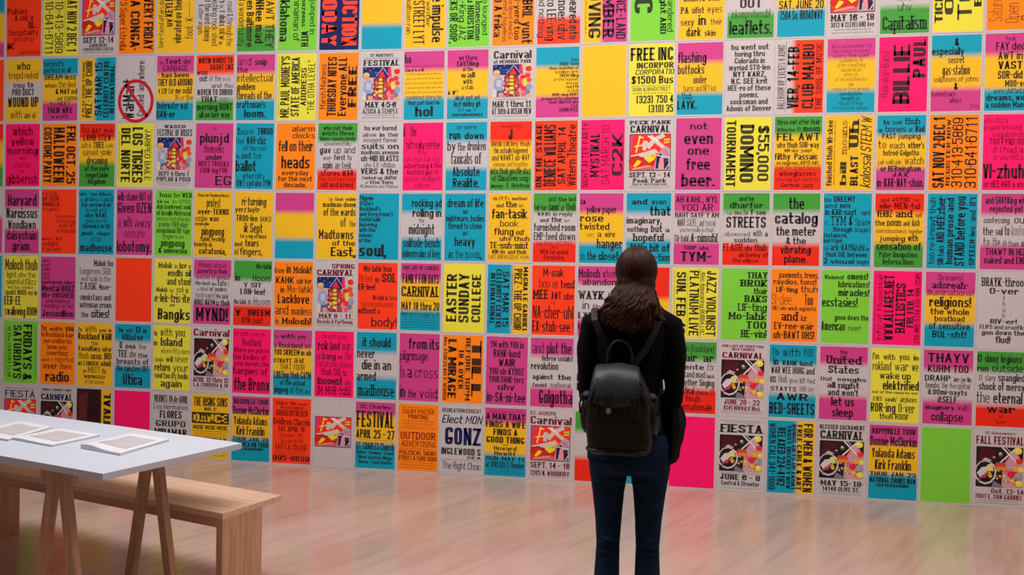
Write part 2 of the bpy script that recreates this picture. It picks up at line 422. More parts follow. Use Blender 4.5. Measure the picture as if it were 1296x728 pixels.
for k in range(110):    # single locks lying on the cap and the waves
    a = rh.uniform(-1, 1)
    th = a*1.25; pts = []
    for i in range(13):
        t = i/12; el = 1.25-2.0*t
        rr = 1.012
        pts.append((HC.x+.079*rr*math.sin(th*(1-.15*t))*math.cos(el), HC.y-.012-.093*rr*math.cos(th)*math.cos(el), HC.z+.012+.094*rr*math.sin(el)))
    tube(bm, pts, [.0016+.0010*math.sin(PI*i/12) for i in range(13)], 5)
for k in range(240):    # thin wavy locks over the loose hair
    a = rh.uniform(-1, 1); ph = rh.uniform(0, 2*PI); fr = rh.uniform(2.0, 3.6); n = 18; pts = []
    x0 = .013+a*.060; y0 = -.074+.045*abs(a)**2; x1 = .002+a*(.124 if a < 0 else .118)+rh.uniform(-.014, .014); y1 = -.150+.070*abs(a)**2
    zb = 1.385+.040*abs(a)**2+rh.uniform(-.012, .03); z0 = 1.585
    for i in range(n+1):
        t = i/n; wv = .0085*min(1, max(0, t-.12)*3); e = t**1.25
        pts.append((x0+(x1-x0)*e+wv*math.sin(fr*2*PI*t+ph), y0+(y1-y0)*min(1, t*1.6)+wv*.8*math.cos(fr*2*PI*t+ph), z0+(zb-z0)*t))
    tube(bm, pts, [.0026*(.6+.4*math.sin(PI*i/n)) for i in range(n+1)], 5)
obj('hair_strands', bm, M_strand, hair, smooth=True)

for s in (-1, 1):       # ankle boots
    x = LEG[s][-1][0]
    bm = bmesh.new()
    tube(bm, [(x, -.018, .11), (x, -.022, .06)], [.037, .038], 14); tube(bm, [(x, -.045, .045), (x+s*.002, .03, .045), (x+s*.008, .10, .036), (x+s*.012, .15, .030)], [.036, .037, .034, .026], 14)
    for v in bm.verts: v.co.z = max(v.co.z, .012)
    sh = remeshed('boot', bm, M_shoe, .006, body, smooth_it=4)
    bm = bmesh.new()
    prof = [(x+s*.005+.036*math.cos(t)*(1 if math.sin(t) > 0 else .85), .055+.125*math.sin(t)) for t in [2*PI*k/20 for k in range(20)]]
    loft(bm, [[(p, q, 0) for p, q in prof], [(p, q, .016) for p, q in prof]]); obj('sole', bm, M_sole, sh)

# ------------------------------------------------------------------ backpack
pack = thing('backpack', 'black leather backpack with flap and round stud on the person\'s back', 'backpack', (PX, PY, .87))
def sbox(cx, cy, hx, hy, z, n=32, p=3.2):
    return [(cx+hx*math.copysign(abs(math.cos(t))**(2/p), math.cos(t)), cy+hy*math.copysign(abs(math.sin(t))**(2/p), math.sin(t)), z) for t in [2*PI*k/n for k in range(n)]]
bm = bmesh.new()
prof = [(0, .108, .045, -.165), (.012, .122, .062, -.172), (.05, .129, .072, -.182), (.14, .130, .078, -.190), (.24, .122, .074, -.188), (.30, .098, .060, -.178), (.335, .082, .046, -.165), (.345, .060, .030, -.160)]
loft(bm, [sbox(-.030+.004*math.sin(z*30), cy, hx, hy, z) for z, hx, hy, cy in prof])
for k in range(9):      # gathers under the drawn top
    a = -.105+.026*k
    tube(bm, [(a*.8-.030, -.235, .315), (a-.030, -.262, .24), (a*1.05-.030, -.268, .17)], [.004, .007, .003], 6)
tube(bm, sbox(-.030, -.182, .127, .072, .022)[16:33], [.005]*17, 6)
pb = remeshed('body', bm, M_leather, .005, pack, smooth_it=3)
# flap, bent over the top and hanging down the back face
bm = bmesh.new(); rows = []; NU = 14
path = [(-.110, .352), (-.150, .366), (-.195, .360), (-.232, .338), (-.254, .305), (-.265, .27), (-.270, .235)]
for k, (y, z) in enumerate(path):
    row = []
    for i in range(NU+1):
        u = -1+2*i/NU; hw = .078+.005*k
        drop = (1-abs(u)**2.2)*.030*(k/6)**2
        row.append((-.042+u*hw, y+.018*abs(u)**3*(k > 1), z-drop+.003*math.sin(5*u+k)-.010*abs(u)**4))
    rows.append(row)
out = [[bm.verts.new(p) for p in r] for r in rows]
inn = [[bm.verts.new((p[0], p[1]+.004, p[2]-.004)) for p in r] for r in rows]
for j in range(len(rows)-1):
    for i in range(NU):
        bm.faces.new((out[j][i], out[j][i+1], out[j+1][i+1], out[j+1][i])); bm.faces.new((inn[j][i], inn[j+1][i], inn[j+1][i+1], inn[j][i+1]))
    bm.faces.new((out[j][0], out[j+1][0], inn[j+1][0], inn[j][0])); bm.faces.new((out[j][NU], inn[j][NU], inn[j+1][NU], out[j+1][NU]))
for i in range(NU):
    bm.faces.new((out[0][i], inn[0][i], inn[0][i+1], out[0][i+1])); bm.faces.new((out[-1][i], out[-1][i+1], inn[-1][i+1], inn[-1][i]))
flap = obj('flap', bm, M_flap, pack, smooth=True); flap['label'] = 'blue-grey leather flap'
bm = bmesh.new(); ribbon(bm, [(-.064, -.268, .235), (-.066, -.276, .205), (-.066, -.279, .165)], .026, .005, (0, -1, 0)); tab = obj('tab', bm, M_leather, flap)
bm = bmesh.new()
for r, y in ((.0125, -.2795), (.0095, -.2835)):
    bmesh.ops.create_cone(bm, cap_ends=True, segments=24, radius1=r, radius2=r*.85, depth=.005, matrix=Matrix.Translation((-.066, y, .188)) @ Matrix.Rotation(PI/2, 4, 'X'))
obj('stud', bm, M_metal, pack)['label'] = 'round grey metal stud'
for s, cx in ((-1, -.158), (1, .096)):
    bm = bmesh.new(); ellipsoid(bm, Vector((cx, -.165, .155)), (.030, .048, .078)); tube(bm, [(cx, -.165, .225), (cx, -.165, .235)], [.030, .028], 12)
    pk = remeshed('side_pocket', bm, M_leather, .005, pack, smooth_it=3)
    bm = bmesh.new(); tube(bm, [(cx+s*.022, -.185, .235), (cx+s*.030, -.190, .20), (cx+s*.028, -.190, .165)], [.004]*3, 6); obj('strap_end', bm, M_leather, pk, smooth=True)
bm = bmesh.new(); tube(bm, [(-.035+.050*math.cos(a), -.128, .385+.072*math.sin(a)) for a in [PI*k/14 for k in range(-2, 17)]], [.0052]*19, 8); obj('handle', bm, M_flap, pack, smooth=True)
for s in (-1, 1):
    top_x = .122 if s > 0 else -.148
    up_pts = [(s*.012-.03+(.03 if s > 0 else -.045), -.118, .345), (top_x*.55, -.121, .42), (top_x*.80, -.124, .485), (top_x*.95, -.112, .535), (top_x, -.070, .572), (top_x, -.010, .580), (top_x, .055, .555),
              (top_x*1.02, .092, .50), (top_x*1.0, .108, .42), (top_x*.98, .110, .33), (top_x*1.05, .085, .24), (top_x*1.08, .02, .16), (top_x*1.05, -.06, .11), (top_x*.9, -.115, .08)]
    nr = [(0, -1, .1), (0, -1, .2), (0, -1, .3), (0, -1, .8), (0, -.4, 1), (0, 0, 1), (0, .6, 1), (0, 1, .4), (0, 1, 0), (0, 1, 0), (s*.6, 1, 0), (s, 0, 0), (s, -.5, 0), (s*.5, -1, 0)]
    bm = bmesh.new(); ribbon(bm, up_pts, .026, .006, nr)
    obj('shoulder_strap', bm, M_flap if s > 0 else M_leather, pack, smooth=False)

pack.scale = (.95, .95, .94); pack.location = (PX-.004, PY-.004, .915)
# ------------------------------------------------------------------ coat hung over the right forearm
coat = bmesh.new(); rings = []
for k in range(15):
    t = k/14; z = 1.105-.238*t
    n = 40; ring = []
    hx = .026+.020*math.sin(PI*min(1, t*1.25))+.004*t; hy = .085+.030*t
    if k == 14: hx *= .75
    cx = .156+.010*math.sin(t*PI)+.006*t
    for i in range(n):
        a = 2*PI*i/n; f = 1+.16*math.sin(5*a+2.2*t)+.08*math.sin(9*a-3*t)
        ring.append((cx+hx*f*math.cos(a), .055+hy*math.sin(a)*(1+.05*math.sin(7*a)), z+.012*math.sin(a*3)*t))
    rings.append(ring)
loft(coat, rings)
tube(coat, [(.172, -.005, 1.095), (.156, .06, 1.098), (.112, .15, 1.090)], [.030, .037, .034], 12)
tube(coat, [(.150, -.02, .875), (.158, .03, .868), (.165, .10, .880)], [.020, .026, .020], 10)
c = remeshed('coat', coat, M_coat, .006, smooth_it=4)
c.location = (PX, PY, 0)
tag(c, 'black coat hanging folded over the person\'s right forearm', 'coat')
# ------------------------------------------------------------------ wood-type lettering drawn as strokes
GLY = {
'A':'002640 1232','B':'0006 ~06464303 ~03434000','C':'~454606004041','D':'0006 ~06464000','E':'46060040 0333','F':'460600 0333',
'G':'~454606004042 2242','H':'0006 4046 0343','I':'0006','J':'~36300002','K':'0006 0146 1340','L':'060030','M':'0006224640',
'N':'00064046','O':'@00064640','P':'0006 ~06464303','Q':'@00064640 2240','R':'0006 ~06464303 2340','S':'~4546060343400001',
'T':'0646 2026','U':'~06004046','V':'062046','W':'0610253046','X':'0046 0640','Y':'062346 2023','Z':'06460040',
'0':'@00064640','1':'153630','2':'~0506464300 0040','3':'~0506464313 ~1343400001','4':'30360242','5':'460604 ~0444400001',
'6':'@00044440 ~45460603','7':'064620','8':'@03064643 @00034340','9':'@02064642 ~44400001','$':'~4546060343400001 2026',
'&':'~401416363402003042','!':'0206 0000','?':'~0506464322 2020','.':'0000',',':'000a',"'":'0605','-':'0333','(':'~26060020',
')':'~06262000','/':'0046','"':'0605 2625',':':'0101 0404','*':'0303','=':'0141 0444',
'a':'~044440 ~42020040','b':'0006 ~04444000','c':'~434404004041','d':'4046 ~44040040','e':'0242 ~4244040040','f':'~461610 0434',
'g':'@00044440 ~444b0b0a','h':'0006 ~044440','i':'0004 0606','j':'~242b0b 2626','k':'0006 0144 1240','l':'0006',
'm':'0004 ~042420 ~244440','n':'0004 ~044440','o':'@00044440','p':'040b ~04444000','q':'444b ~44040040','r':'0004 ~044443',
's':'~440402424000','t':'~161040 0444','u':'~040040 4044','v':'042044','w':'0410243044','x':'0044 0440','y':'0420 441b','z':'04440040'}
WID = {'I':0,'i':0,'l':0,'.':0,',':0,"'":0,'!':0,':':0,'*':0,'M':1.35,'W':1.4,'m':1.5,'w':1.4,'1':.75,'J':.8,'L':.85,'-':.6,'(':.5,')':.5,
       'f':.7,'t':.7,'r':.75,'j':.6,'"':.6,'F':.9,'E':.9,'s':.9,'c':.9}
def parse(s):
    out = []
    for p in s.split():
        rnd = p[0] == '~'; closed = p[0] == '@'
        q = p.lstrip('~@'); pts = []
        for i in range(0, len(q), 2):
            y = {'a': -1, 'b': -2}.get(q[i+1]); y = int(q[i+1]) if y is None else y
            pts.append((int(q[i])/4, y/6))
        out.append((pts, rnd, closed))
    return out
GP = {k: parse(v) for k, v in GLY.items()}
def rounded(pts, closed, rx, ry):
    n = len(pts); out = []
    for i in range(n):
        if not closed and i in (0, n-1): out.append(pts[i]); continue
        p, a, b = pts[i], pts[i-1], pts[(i+1)%n]
        def cut(q):
            dx, dy = q[0]-p[0], q[1]-p[1]
            l = math.hypot(dx/rx, dy/ry) or 1
            t = min(.5, 1/l); return (p[0]+dx*t, p[1]+dy*t)
        c, d = cut(a), cut(b)
        out += [c, (.25*c[0]+.5*p[0]+.25*d[0], .25*c[1]+.5*p[1]+.25*d[1]), d]
    r = [out[0]]
    for q in out[1:]:
        if math.hypot(q[0]-r[-1][0], q[1]-r[-1][1]) > 1e-6: r.append(q)
    if closed and math.hypot(r[0][0]-r[-1][0], r[0][1]-r[-1][1]) < 1e-6: r.pop()
    return r
class Print:
    """collects flat printed shapes of one poster (2-D page metres, colour per vertex)"""
    def __init__(s): s.v = []; s.f = []; s.c = []
    def poly(s, pts, col, fx=None):
        i = len(s.v)
        for p in pts:
            s.v.append(fx(*p) if fx else p)
            s.c.append(col)
        s.f.append(tuple(range(i, i+len(pts))))
    def stroke(s, pts, closed, wx, wy, col, fx, cap=True):
        k = wx/wy; q = [(x, y*k) for x, y in pts]; r = wx/2; n = len(q)
        if n == 1 or (n == 2 and math.hypot(q[0][0]-q[1][0], q[0][1]-q[1][1]) < 1e-7):
            x, y = q[0]; s.poly([(x-r, (y-r)/k), (x+r, (y-r)/k), (x+r, (y+r)/k), (x-r, (y+r)/k)], col, fx); return
        if not closed and cap:
            def ext(a, b):
                l = math.hypot(a[0]-b[0], a[1]-b[1]) or 1
                return (a[0]+(a[0]-b[0])/l*r, a[1]+(a[1]-b[1])/l*r)
            q = [ext(q[0], q[1])] + q[1:-1] + [ext(q[-1], q[-2])]
        i0 = len(s.v)
        for i in range(n):
            a = q[i-1] if (i or closed) else None
            b = q[(i+1)%n] if (i < n-1 or closed) else None
            p = q[i]; ns = []
            for u, v in ((a, p), (p, b)):
                if u is None or v is None: continue
                l = math.hypot(v[0]-u[0], v[1]-u[1]) or 1
                ns.append((-(v[1]-u[1])/l, (v[0]-u[0])/l))
            nx = sum(t[0] for t in ns)/len(ns); ny = sum(t[1] for t in ns)/len(ns)
            l2 = max(nx*nx+ny*ny, .28); nx /= l2; ny /= l2
            for sg in (1, -1):
                x, y = p[0]+sg*nx*r, (p[1]+sg*ny*r)/k
                s.v.append(fx(x, y)); s.c.append(col)
        m = n if closed else n-1
        for i in range(m):
            j = (i+1)%n
            s.f.append((i0+2*i, i0+2*i+1, i0+2*j+1, i0+2*j))
    def build(s, name, parent, y):
        me = bpy.data.meshes.new(name)
        me.from_pydata([(a, y, b) for a, b in s.v], [], s.f)
        at = me.color_attributes.new('ink', 'FLOAT_COLOR', 'POINT')
        at.data.foreach_set('color', [t for c in s.c for t in (*c, 1)])
        me.materials.append(INK)
        return link(name, me, parent)
STY = {  # stroke weight / letter pitch, natural pitch / height, serif, slant
 'b': (.34, .56, 0, 0), 'n': (.21, .56, 0, 0), 's': (.31, .72, 1, 0), 'w': (.29, .90, 0, 0), 'k': (.37, .40, 0, 0),
 'c': (.28, .38, 0, 0), 'i': (.24, .55, 0, .22), 'S': (.33, .95, 1, 0), 't': (.27, .48, 1, 0)}
def units(t): return sum((.45 if ch == ' ' else .32+.68*WID.get(ch, 1)) for ch in t)
def nat(t, h, st): return units(t)*h*STY[st][1]
def text(P, t, x0, x1, y, h, st, col, fx, clip=None):
    """letters of cap height h on baseline y between x0 and x1"""
    if not t.strip(): return
    wt, _, serif, slant = STY[st]
    pitch = (x1-x0)/max(units(t), .5)
    px = wt*pitch; py = min(px*.85, h*.15) if st != 'n' else min(px*.9, h*.125)
    x = x0
    for ch in t:
        if ch == ' ': x += .45*pitch; continue
        u = WID.get(ch, 1); adv = (.32+.68*u)*pitch
        iw = max(0, adv-.13*pitch-px) if u else 0
        if ch not in GP: x += adv; continue
        ox = x + .065*pitch + px/2
        if not u: ox = x + adv/2
        for pts, rnd, closed in GP[ch]:
            q = [(ox+a*iw, (b*(h-py)+py/2)) for a, b in pts]
            if rnd or closed: q = rounded(q, closed, max(iw*.45, 1e-5), h*.16)
            if slant: q = [(a+b*slant, b) for a, b in q]
            q = [(a, b+y) for a, b in q]
            if rnd or closed or len(q) == 1: P.stroke(q, closed, px, py, col, fx)
            else:
                for a, b in zip(q, q[1:]):
                    if a[1] > b[1]: a, b = b, a
                    dx, dy = b[0]-a[0], b[1]-a[1]
                    if abs(dx) < 1e-6 or abs(dy) < 1e-6: P.stroke([a, b], False, px, py, col, fx)
                    else:       # slanted stem with level ends
                        e = dx/dy*py/2; hw = px*(.38 if ch in 'NMWmw' else .48)
                        P.poly([(a[0]-e-hw, a[1]-py/2), (a[0]-e+hw, a[1]-py/2), (b[0]+e+hw, b[1]+py/2), (b[0]+e-hw, b[1]+py/2)], col, fx)
            if serif and not closed:
                for e, nb in ((q[0], q[1] if len(q) > 1 else q[0]), (q[-1], q[-2] if len(q) > 1 else q[-1])):
                    if abs(e[1]-nb[1]) > abs(e[0]-nb[0])*1.2:
                        sw = px*.95; sh = py*.7
                        yy = e[1]-py/2 if e[1] < nb[1] else e[1]+py/2-sh
                        P.poly([(e[0]-sw, yy), (e[0]+sw, yy), (e[0]+sw, yy+sh), (e[0]-sw, yy+sh)], col, fx)
        x += adv

INKC = {'P': srgb(255, 16, 108), 'M': srgb(205, 62, 134), 'L': srgb(230, 218, 62), 'Y': srgb(240, 186, 30), 'G': srgb(124, 205, 58),
        'D': srgb(66, 156, 54), 'T': srgb(6, 156, 182), 'O': srgb(255, 134, 14), 'R': srgb(255, 62, 22), 'E': srgb(236, 42, 20),
        'W': srgb(197, 188, 188), 'N': srgb(18, 28, 86), 'K': srgb(58, 24, 22)}
CNAME = {'P': 'hot pink', 'M': 'magenta', 'L': 'lemon yellow', 'Y': 'golden yellow', 'G': 'lime green', 'D': 'green', 'T': 'teal',
         'O': 'orange', 'R': 'red-orange', 'E': 'red', 'W': 'white', 'N': 'navy', 'K': 'dark brown'}
WHITE = INKC['W']
PW, PH = .3556, .5588          # pitch of the sheets: 14 by 22 inch cards butted edge to edge
SW, SH = PW-.0016, PH-.0016
IN = .0115                     # unprinted margin
IW, IH = SW-2*IN, SH-2*IN

def bands(spec):
    horiz = spec[0] == '>'; s = spec.lstrip('>'); cols = []; cuts = []; num = ''
    for ch in s:
        if ch.isdigit(): num += ch
        else:
            if cols: cuts.append(int(num)/100 if num else None)
            num = ''; cols.append(ch)
    if any(c is None for c in cuts): cuts = [(i+1)/len(cols) for i in range(len(cols)-1)]
    return horiz, cols, cuts
def bg_at(spec, u, v):      # u from left, v from top, 0..1
    hz, cols, cuts = bands(spec); t = u if hz else v
    for c, k in zip(cols, cuts):
        if t < k: return INKC[c]
    return INKC[cols[-1]]

# ---- generic fairground pictures, drawn once each as flat printed shapes
def circle(P, cx, cy, rx, ry, col, n=12, a0=0, a1=2*PI):
    P.poly([(cx+rx*math.cos(a0+(a1-a0)*i/n), cy+ry*math.sin(a0+(a1-a0)*i/n)) for i in range(n if abs(a1-a0-2*PI) < 1e-6 else n+1)], col)
def line(P, pts, w, col, closed=False): P.stroke(pts, closed, w, w, col, lambda x, y: (x, y), cap=False)
LAY = .00004
class Layered:
    """each shape of a picture slightly in front of the one before"""
    def __init__(s): s.items = []
    def new(s): p = Print(); s.items.append(p); return p
    def mesh(s, name):
        v = []; f = []; c = []
        for k, p in enumerate(s.items):
            o = len(v)
            v += [(a, -LAY*k, b) for a, b in p.v]; f += [tuple(i+o for i in q) for q in p.f]; c += p.c
        me = bpy.data.meshes.new(name); me.from_pydata(v, [], f)
        at = me.color_attributes.new('ink', 'FLOAT_COLOR', 'POINT'); at.data.foreach_set('color', [t for q in c for t in (*q, 1)])
        me.materials.append(INK); return me
def picture(kind):      # unit square 0..1
    Q = Layered(); C = srgb
    def poly(col, *pts): Q.new().poly(list(pts), C(*col))
    def circ(col, x, y, rx, ry=None): circle(Q.new(), x, y, rx, ry or rx, C(*col))
    def ln(col, w, *pts): line(Q.new(), list(pts), w, C(*col))
    cream = (214, 196, 182)
    if kind == 1:       # roller coaster swirl on red
        poly((58, 50, 54), (0, 0), (1, 0), (1, 1), (0, 1))
        poly((250, 48, 36), (.015, .02), (.985, .02), (.985, .98), (.015, .98))
        poly((205, 62, 140), (.015, .98), (.015, .55), (.06, .52), (.08, .98))
        poly(cream, (.05, .42), (.40, .52), (.62, .60), (.70, .50), (.45, .36), (.20, .34), (.02, .40))
        for a, b in (((.16, .50), (.26, .96)), ((.12, .66), (.34, .70)), ((.22, .92), (.34, .90))): ln((240, 214, 120), .035, a, b)
        ln(cream, .09, (.36, .56), (.38, .82)); ln(cream, .07, (.30, .70), (.46, .76))
        ln(cream, .11, (.44, .62), (.60, .84), (.84, 1-.03)); ln(cream, .10, (.50, .95), (.66, .78), (.84, .62), (.92, .58))
        ln(cream, .05, (.47, .60), (.52, .72)); ln((246, 240, 230), .03, (.44, .95), (.70, .80))
        circ((230, 92, 30), .90, .80, .085, .07); ln((232, 222, 70), .035, (.84, .84), (.97, .85)); ln((232, 222, 70), .03, (.83, .76), (.97, .78))
        circ((206, 36, 26), .22, .26, .24, .13); circ((206, 36, 26), .50, .24, .13, .13)
        ln((150, 24, 22), .03, (.02, .36), (.20, .40), (.38, .32))
        poly((236, 214, 40), (.10, .14), (.20, .30), (.30, .26), (.24, .18), (.14, .10))
        poly((236, 214, 40), (.36, .34), (.52, .44), (.66, .46), (.60, .30), (.48, .22), (.40, .30))
        poly((150, 190, 50), (.50, .40), (.64, .46), (.58, .36))
        poly((206, 104, 100), (.04, .03), (.60, .03), (.62, .12), (.40, .16), (.20, .10))
        ln((226, 160, 150), .03, (.08, .05), (.52, .14)); poly((176, 110, 140), (.36, .03), (.60, .03), (.60, .10))
        poly((176, 164, 176), (.60, .03), (.985, .03), (.985, .60), (.84, .66), (.66, .42))
        poly((30, 24, 74), (.64, .06), (.66, .40), (.76, .48), (.80, .42), (.72, .32), (.70, .06))
        poly((92, 20, 78), (.70, .22), (.94, .22), (.94, .34), (.72, .34))
        poly((40, 20, 60), (.84, .05), (.95, .05), (.95, .24), (.84, .24))
        poly((236, 140, 150), (.73, .08), (.73, .28), (.78, .31), (.83, .28), (.83, .08)); circ((236, 150, 150), .78, .30, .05, .05)
        poly((206, 120, 150), (.78, .60), (.92, .54), (.97, .40), (.90, .38), (.80, .48))
        ln((220, 214, 218), .025, (.66, .42), (.97, .36)); ln((220, 214, 218), .02, (.88, .05), (.97, .20))
    elif kind == 2:     # night sky, red tent, balloons, crowd
        poly((196, 178, 178), (0, 0), (1, 0), (1, 1), (0, 1))
        poly((24, 30, 96), (0, .70), (.70, .66), (.74, 1), (0, 1))
        poly((34, 52, 130), (.10, .72), (.42, .72), (.40, .86), (.12, .88))
        for x, y in ((.08, .95), (.2, .9), (.3, .96), (.14, .82), (.36, .84), (.6, .92)): circ((210, 210, 226), x, y, .012)
        ln((190, 196, 216), .015, (.36, .72), (.54, .98)); ln((190, 196, 216), .015, (.54, .98), (.70, .74))
        poly((232, 44, 40), (.42, .70), (.52, .90), (.62, .70)); poly((230, 40, 100), (.68, .70), (.68, .97), (.76, .99), (.78, .70))
        poly((206, 206, 150), (.78, .78), (.86, 1), (.96, 1), (.92, .76))
        poly((150, 36, 40), (.28, .02), (.30, .66), (.48, .70), (.66, .66), (.70, .02))
        poly((206, 60, 44), (.34, .05), (.36, .60), (.42, .62), (.42, .05)); poly((206, 70, 50), (.58, .05), (.58, .60), (.64, .56), (.64, .05))
        for y, r in ((.62, .05), (.52, .06), (.41, .065), (.28, .07), (.15, .06)): circ((226, 206, 60), .49, y, r, .05)
        for y in (.57, .46, .35, .21): circ((120, 60, 34), .49, y, .04, .02)
        circ((222, 186, 96), .10, .76, .09, .08); circ((206, 150, 130), .11, .68, .07, .06)
        poly((150, 154, 186), (.02, .26), (.05, .56), (.20, .62), (.30, .52), (.28, .22), (.10, .20))
        poly((186, 190, 206), (.09, .34), (.11, .54), (.23, .52), (.22, .32)); poly((206, 196, 206), (.0, .10), (.02, .30), (.10, .22), (.09, .02), (0, .02))
        poly((70, 90, 150), (.10, .02), (.12, .20), (.30, .22), (.32, .02)); circ((226, 150, 120), .22, .08, .07, .07); circ((236, 214, 120), .06, .06, .05, .05)
        for x, y, r, c in ((.92, .86, .085, (232, 40, 32)), (.90, .66, .075, (232, 60, 40)), (.78, .60, .08, (226, 44, 40)), (.70, .50, .07, (230, 90, 60)),
                           (.83, .50, .07, (230, 200, 60)), (.94, .52, .07, (236, 80, 40)), (.72, .36, .075, (226, 40, 70)), (.84, .38, .06, (226, 216, 110)),
                           (.93, .32, .09, (150, 150, 172)), (.80, .26, .08, (236, 50, 36)), (.70, .20, .06, (226, 130, 150)), (.90, .16, .07, (90, 130, 170)),
                           (.80, .09, .07, (232, 90, 120)), (.95, .06, .05, (230, 170, 90)), (.66, .08, .05, (206, 70, 50)), (.62, .34, .035, (206, 180, 176))):
            circ(c, x, y, r)
        a = random.Random(5)
        for k in range(46):
            circ(a.choice([(206, 60, 50), (120, 34, 40), (214, 170, 90), (190, 150, 150), (80, 60, 110), (226, 206, 170), (60, 34, 50)]),
                 .26+.42*a.random(), .03+.52*a.random(), .014+.02*a.random())
        circ((200, 60, 90), .40, .10, .05, .07); circ((226, 190, 90), .38, .24, .035, .05)
    elif kind == 3:     # dark midway with balloons
        poly((42, 22, 26), (0, 0), (1, 0), (1, 1), (0, 1))
        poly((76, 22, 28), (.02, .60), (.30, .62), (.44, .92), (.10, .98))
        poly((206, 150, 160), (.58, .55), (.80, .94), (1, .66), (1, 0), (.55, 0))
        ln((222, 212, 214), .035, (.55, 1), (.88, .62)); ln((222, 212, 214), .035, (.86, 1), (.52, .62)); ln((190, 180, 190), .02, (.62, 1), (.90, .72))
        circ((96, 100, 86), .52, .82, .05, .06); circ((222, 206, 96), .51, .84, .03, .03); circ((226, 60, 50), .66, .70, .03); circ((206, 120, 150), .38, .74, .03)
        poly((206, 70, 44), (.36, .50), (.44, .62), (.62, .62), (.66, .48)); poly((226, 130, 60), (.40, .40), (.44, .52), (.66, .52), (.64, .38))
        for k in range(26):
            a = random.Random(k+7); circ(a.choice([(226, 90, 60), (226, 190, 70), (60, 50, 100), (200, 60, 110), (90, 140, 120), (206, 196, 190), (40, 30, 40)]),
                                        .40+.48*a.random(), .04+.40*a.random(), .018+.02*a.random())
        circ((205, 196, 196), .20, .36, .235, .30); circ((40, 24, 28), .20, .37, .205, .265)
        poly((210, 202, 204), (.02, .34), (.12, .48), (.34, .60), (.40, .54), (.24, .38), (.10, .22)); poly((222, 214, 110), (.20, .52), (.34, .56), (.38, .40), (.28, .40))
        poly((186, 60, 90), (.04, .12), (.12, .28), (.24, .34), (.20, .18)); poly((226, 170, 60), (.22, .34), (.30, .40), (.36, .26), (.30, .22))
        circ((30, 20, 26), .15, .54, .09, .05); circ((30, 20, 26), .18, .17, .09, .05); circ((230, 60, 60), .26, .33, .03)
        poly((120, 116, 130), (.34, .0), (.38, .16), (.50, .10), (.60, 0)); poly((186, 180, 184), (.12, .66), (.20, .73), (.34, .66), (.26, .63))
        for x, y, r, c in ((.89, .92, .085, (234, 218, 84)), (.92, .67, .075, (232, 44, 36)), (.84, .48, .075, (236, 160, 50)), (.96, .46, .07, (234, 206, 84)),
                           (.75, .34, .08, (222, 30, 44)), (.91, .29, .085, (156, 146, 152)), (.78, .17, .055, (236, 180, 40)), (.92, .12, .08, (232, 214, 70)),
                           (.67, .42, .04, (230, 90, 120)), (.60, .28, .04, (206, 206, 110))):
            circ(c, x, y, r); circ(tuple(min(255, int(v*1.06+14)) for v in c), x-.02, y+.025, r*.35)
    elif kind == 4:     # dark red stage photograph
        poly((64, 24, 24), (0, 0), (1, 0), (1, 1), (0, 1)); poly((96, 36, 38), (.05, .30), (.4, .35), (.45, .95), (.1, .9))
        poly((44, 18, 20), (.45, .55), (.95, .5), (.97, .97), (.5, .95)); poly((210, 50, 36), (0, .20), (1, .16), (1, .21), (0, .25))
        poly((150, 30, 36), (0, .02), (.9, .02), (.9, .14), (0, .17)); poly((60, 20, 30), (.1, .04), (.5, .03), (.45, .12), (.12, .13))
    return Q.mesh('picture')
PIC = {}
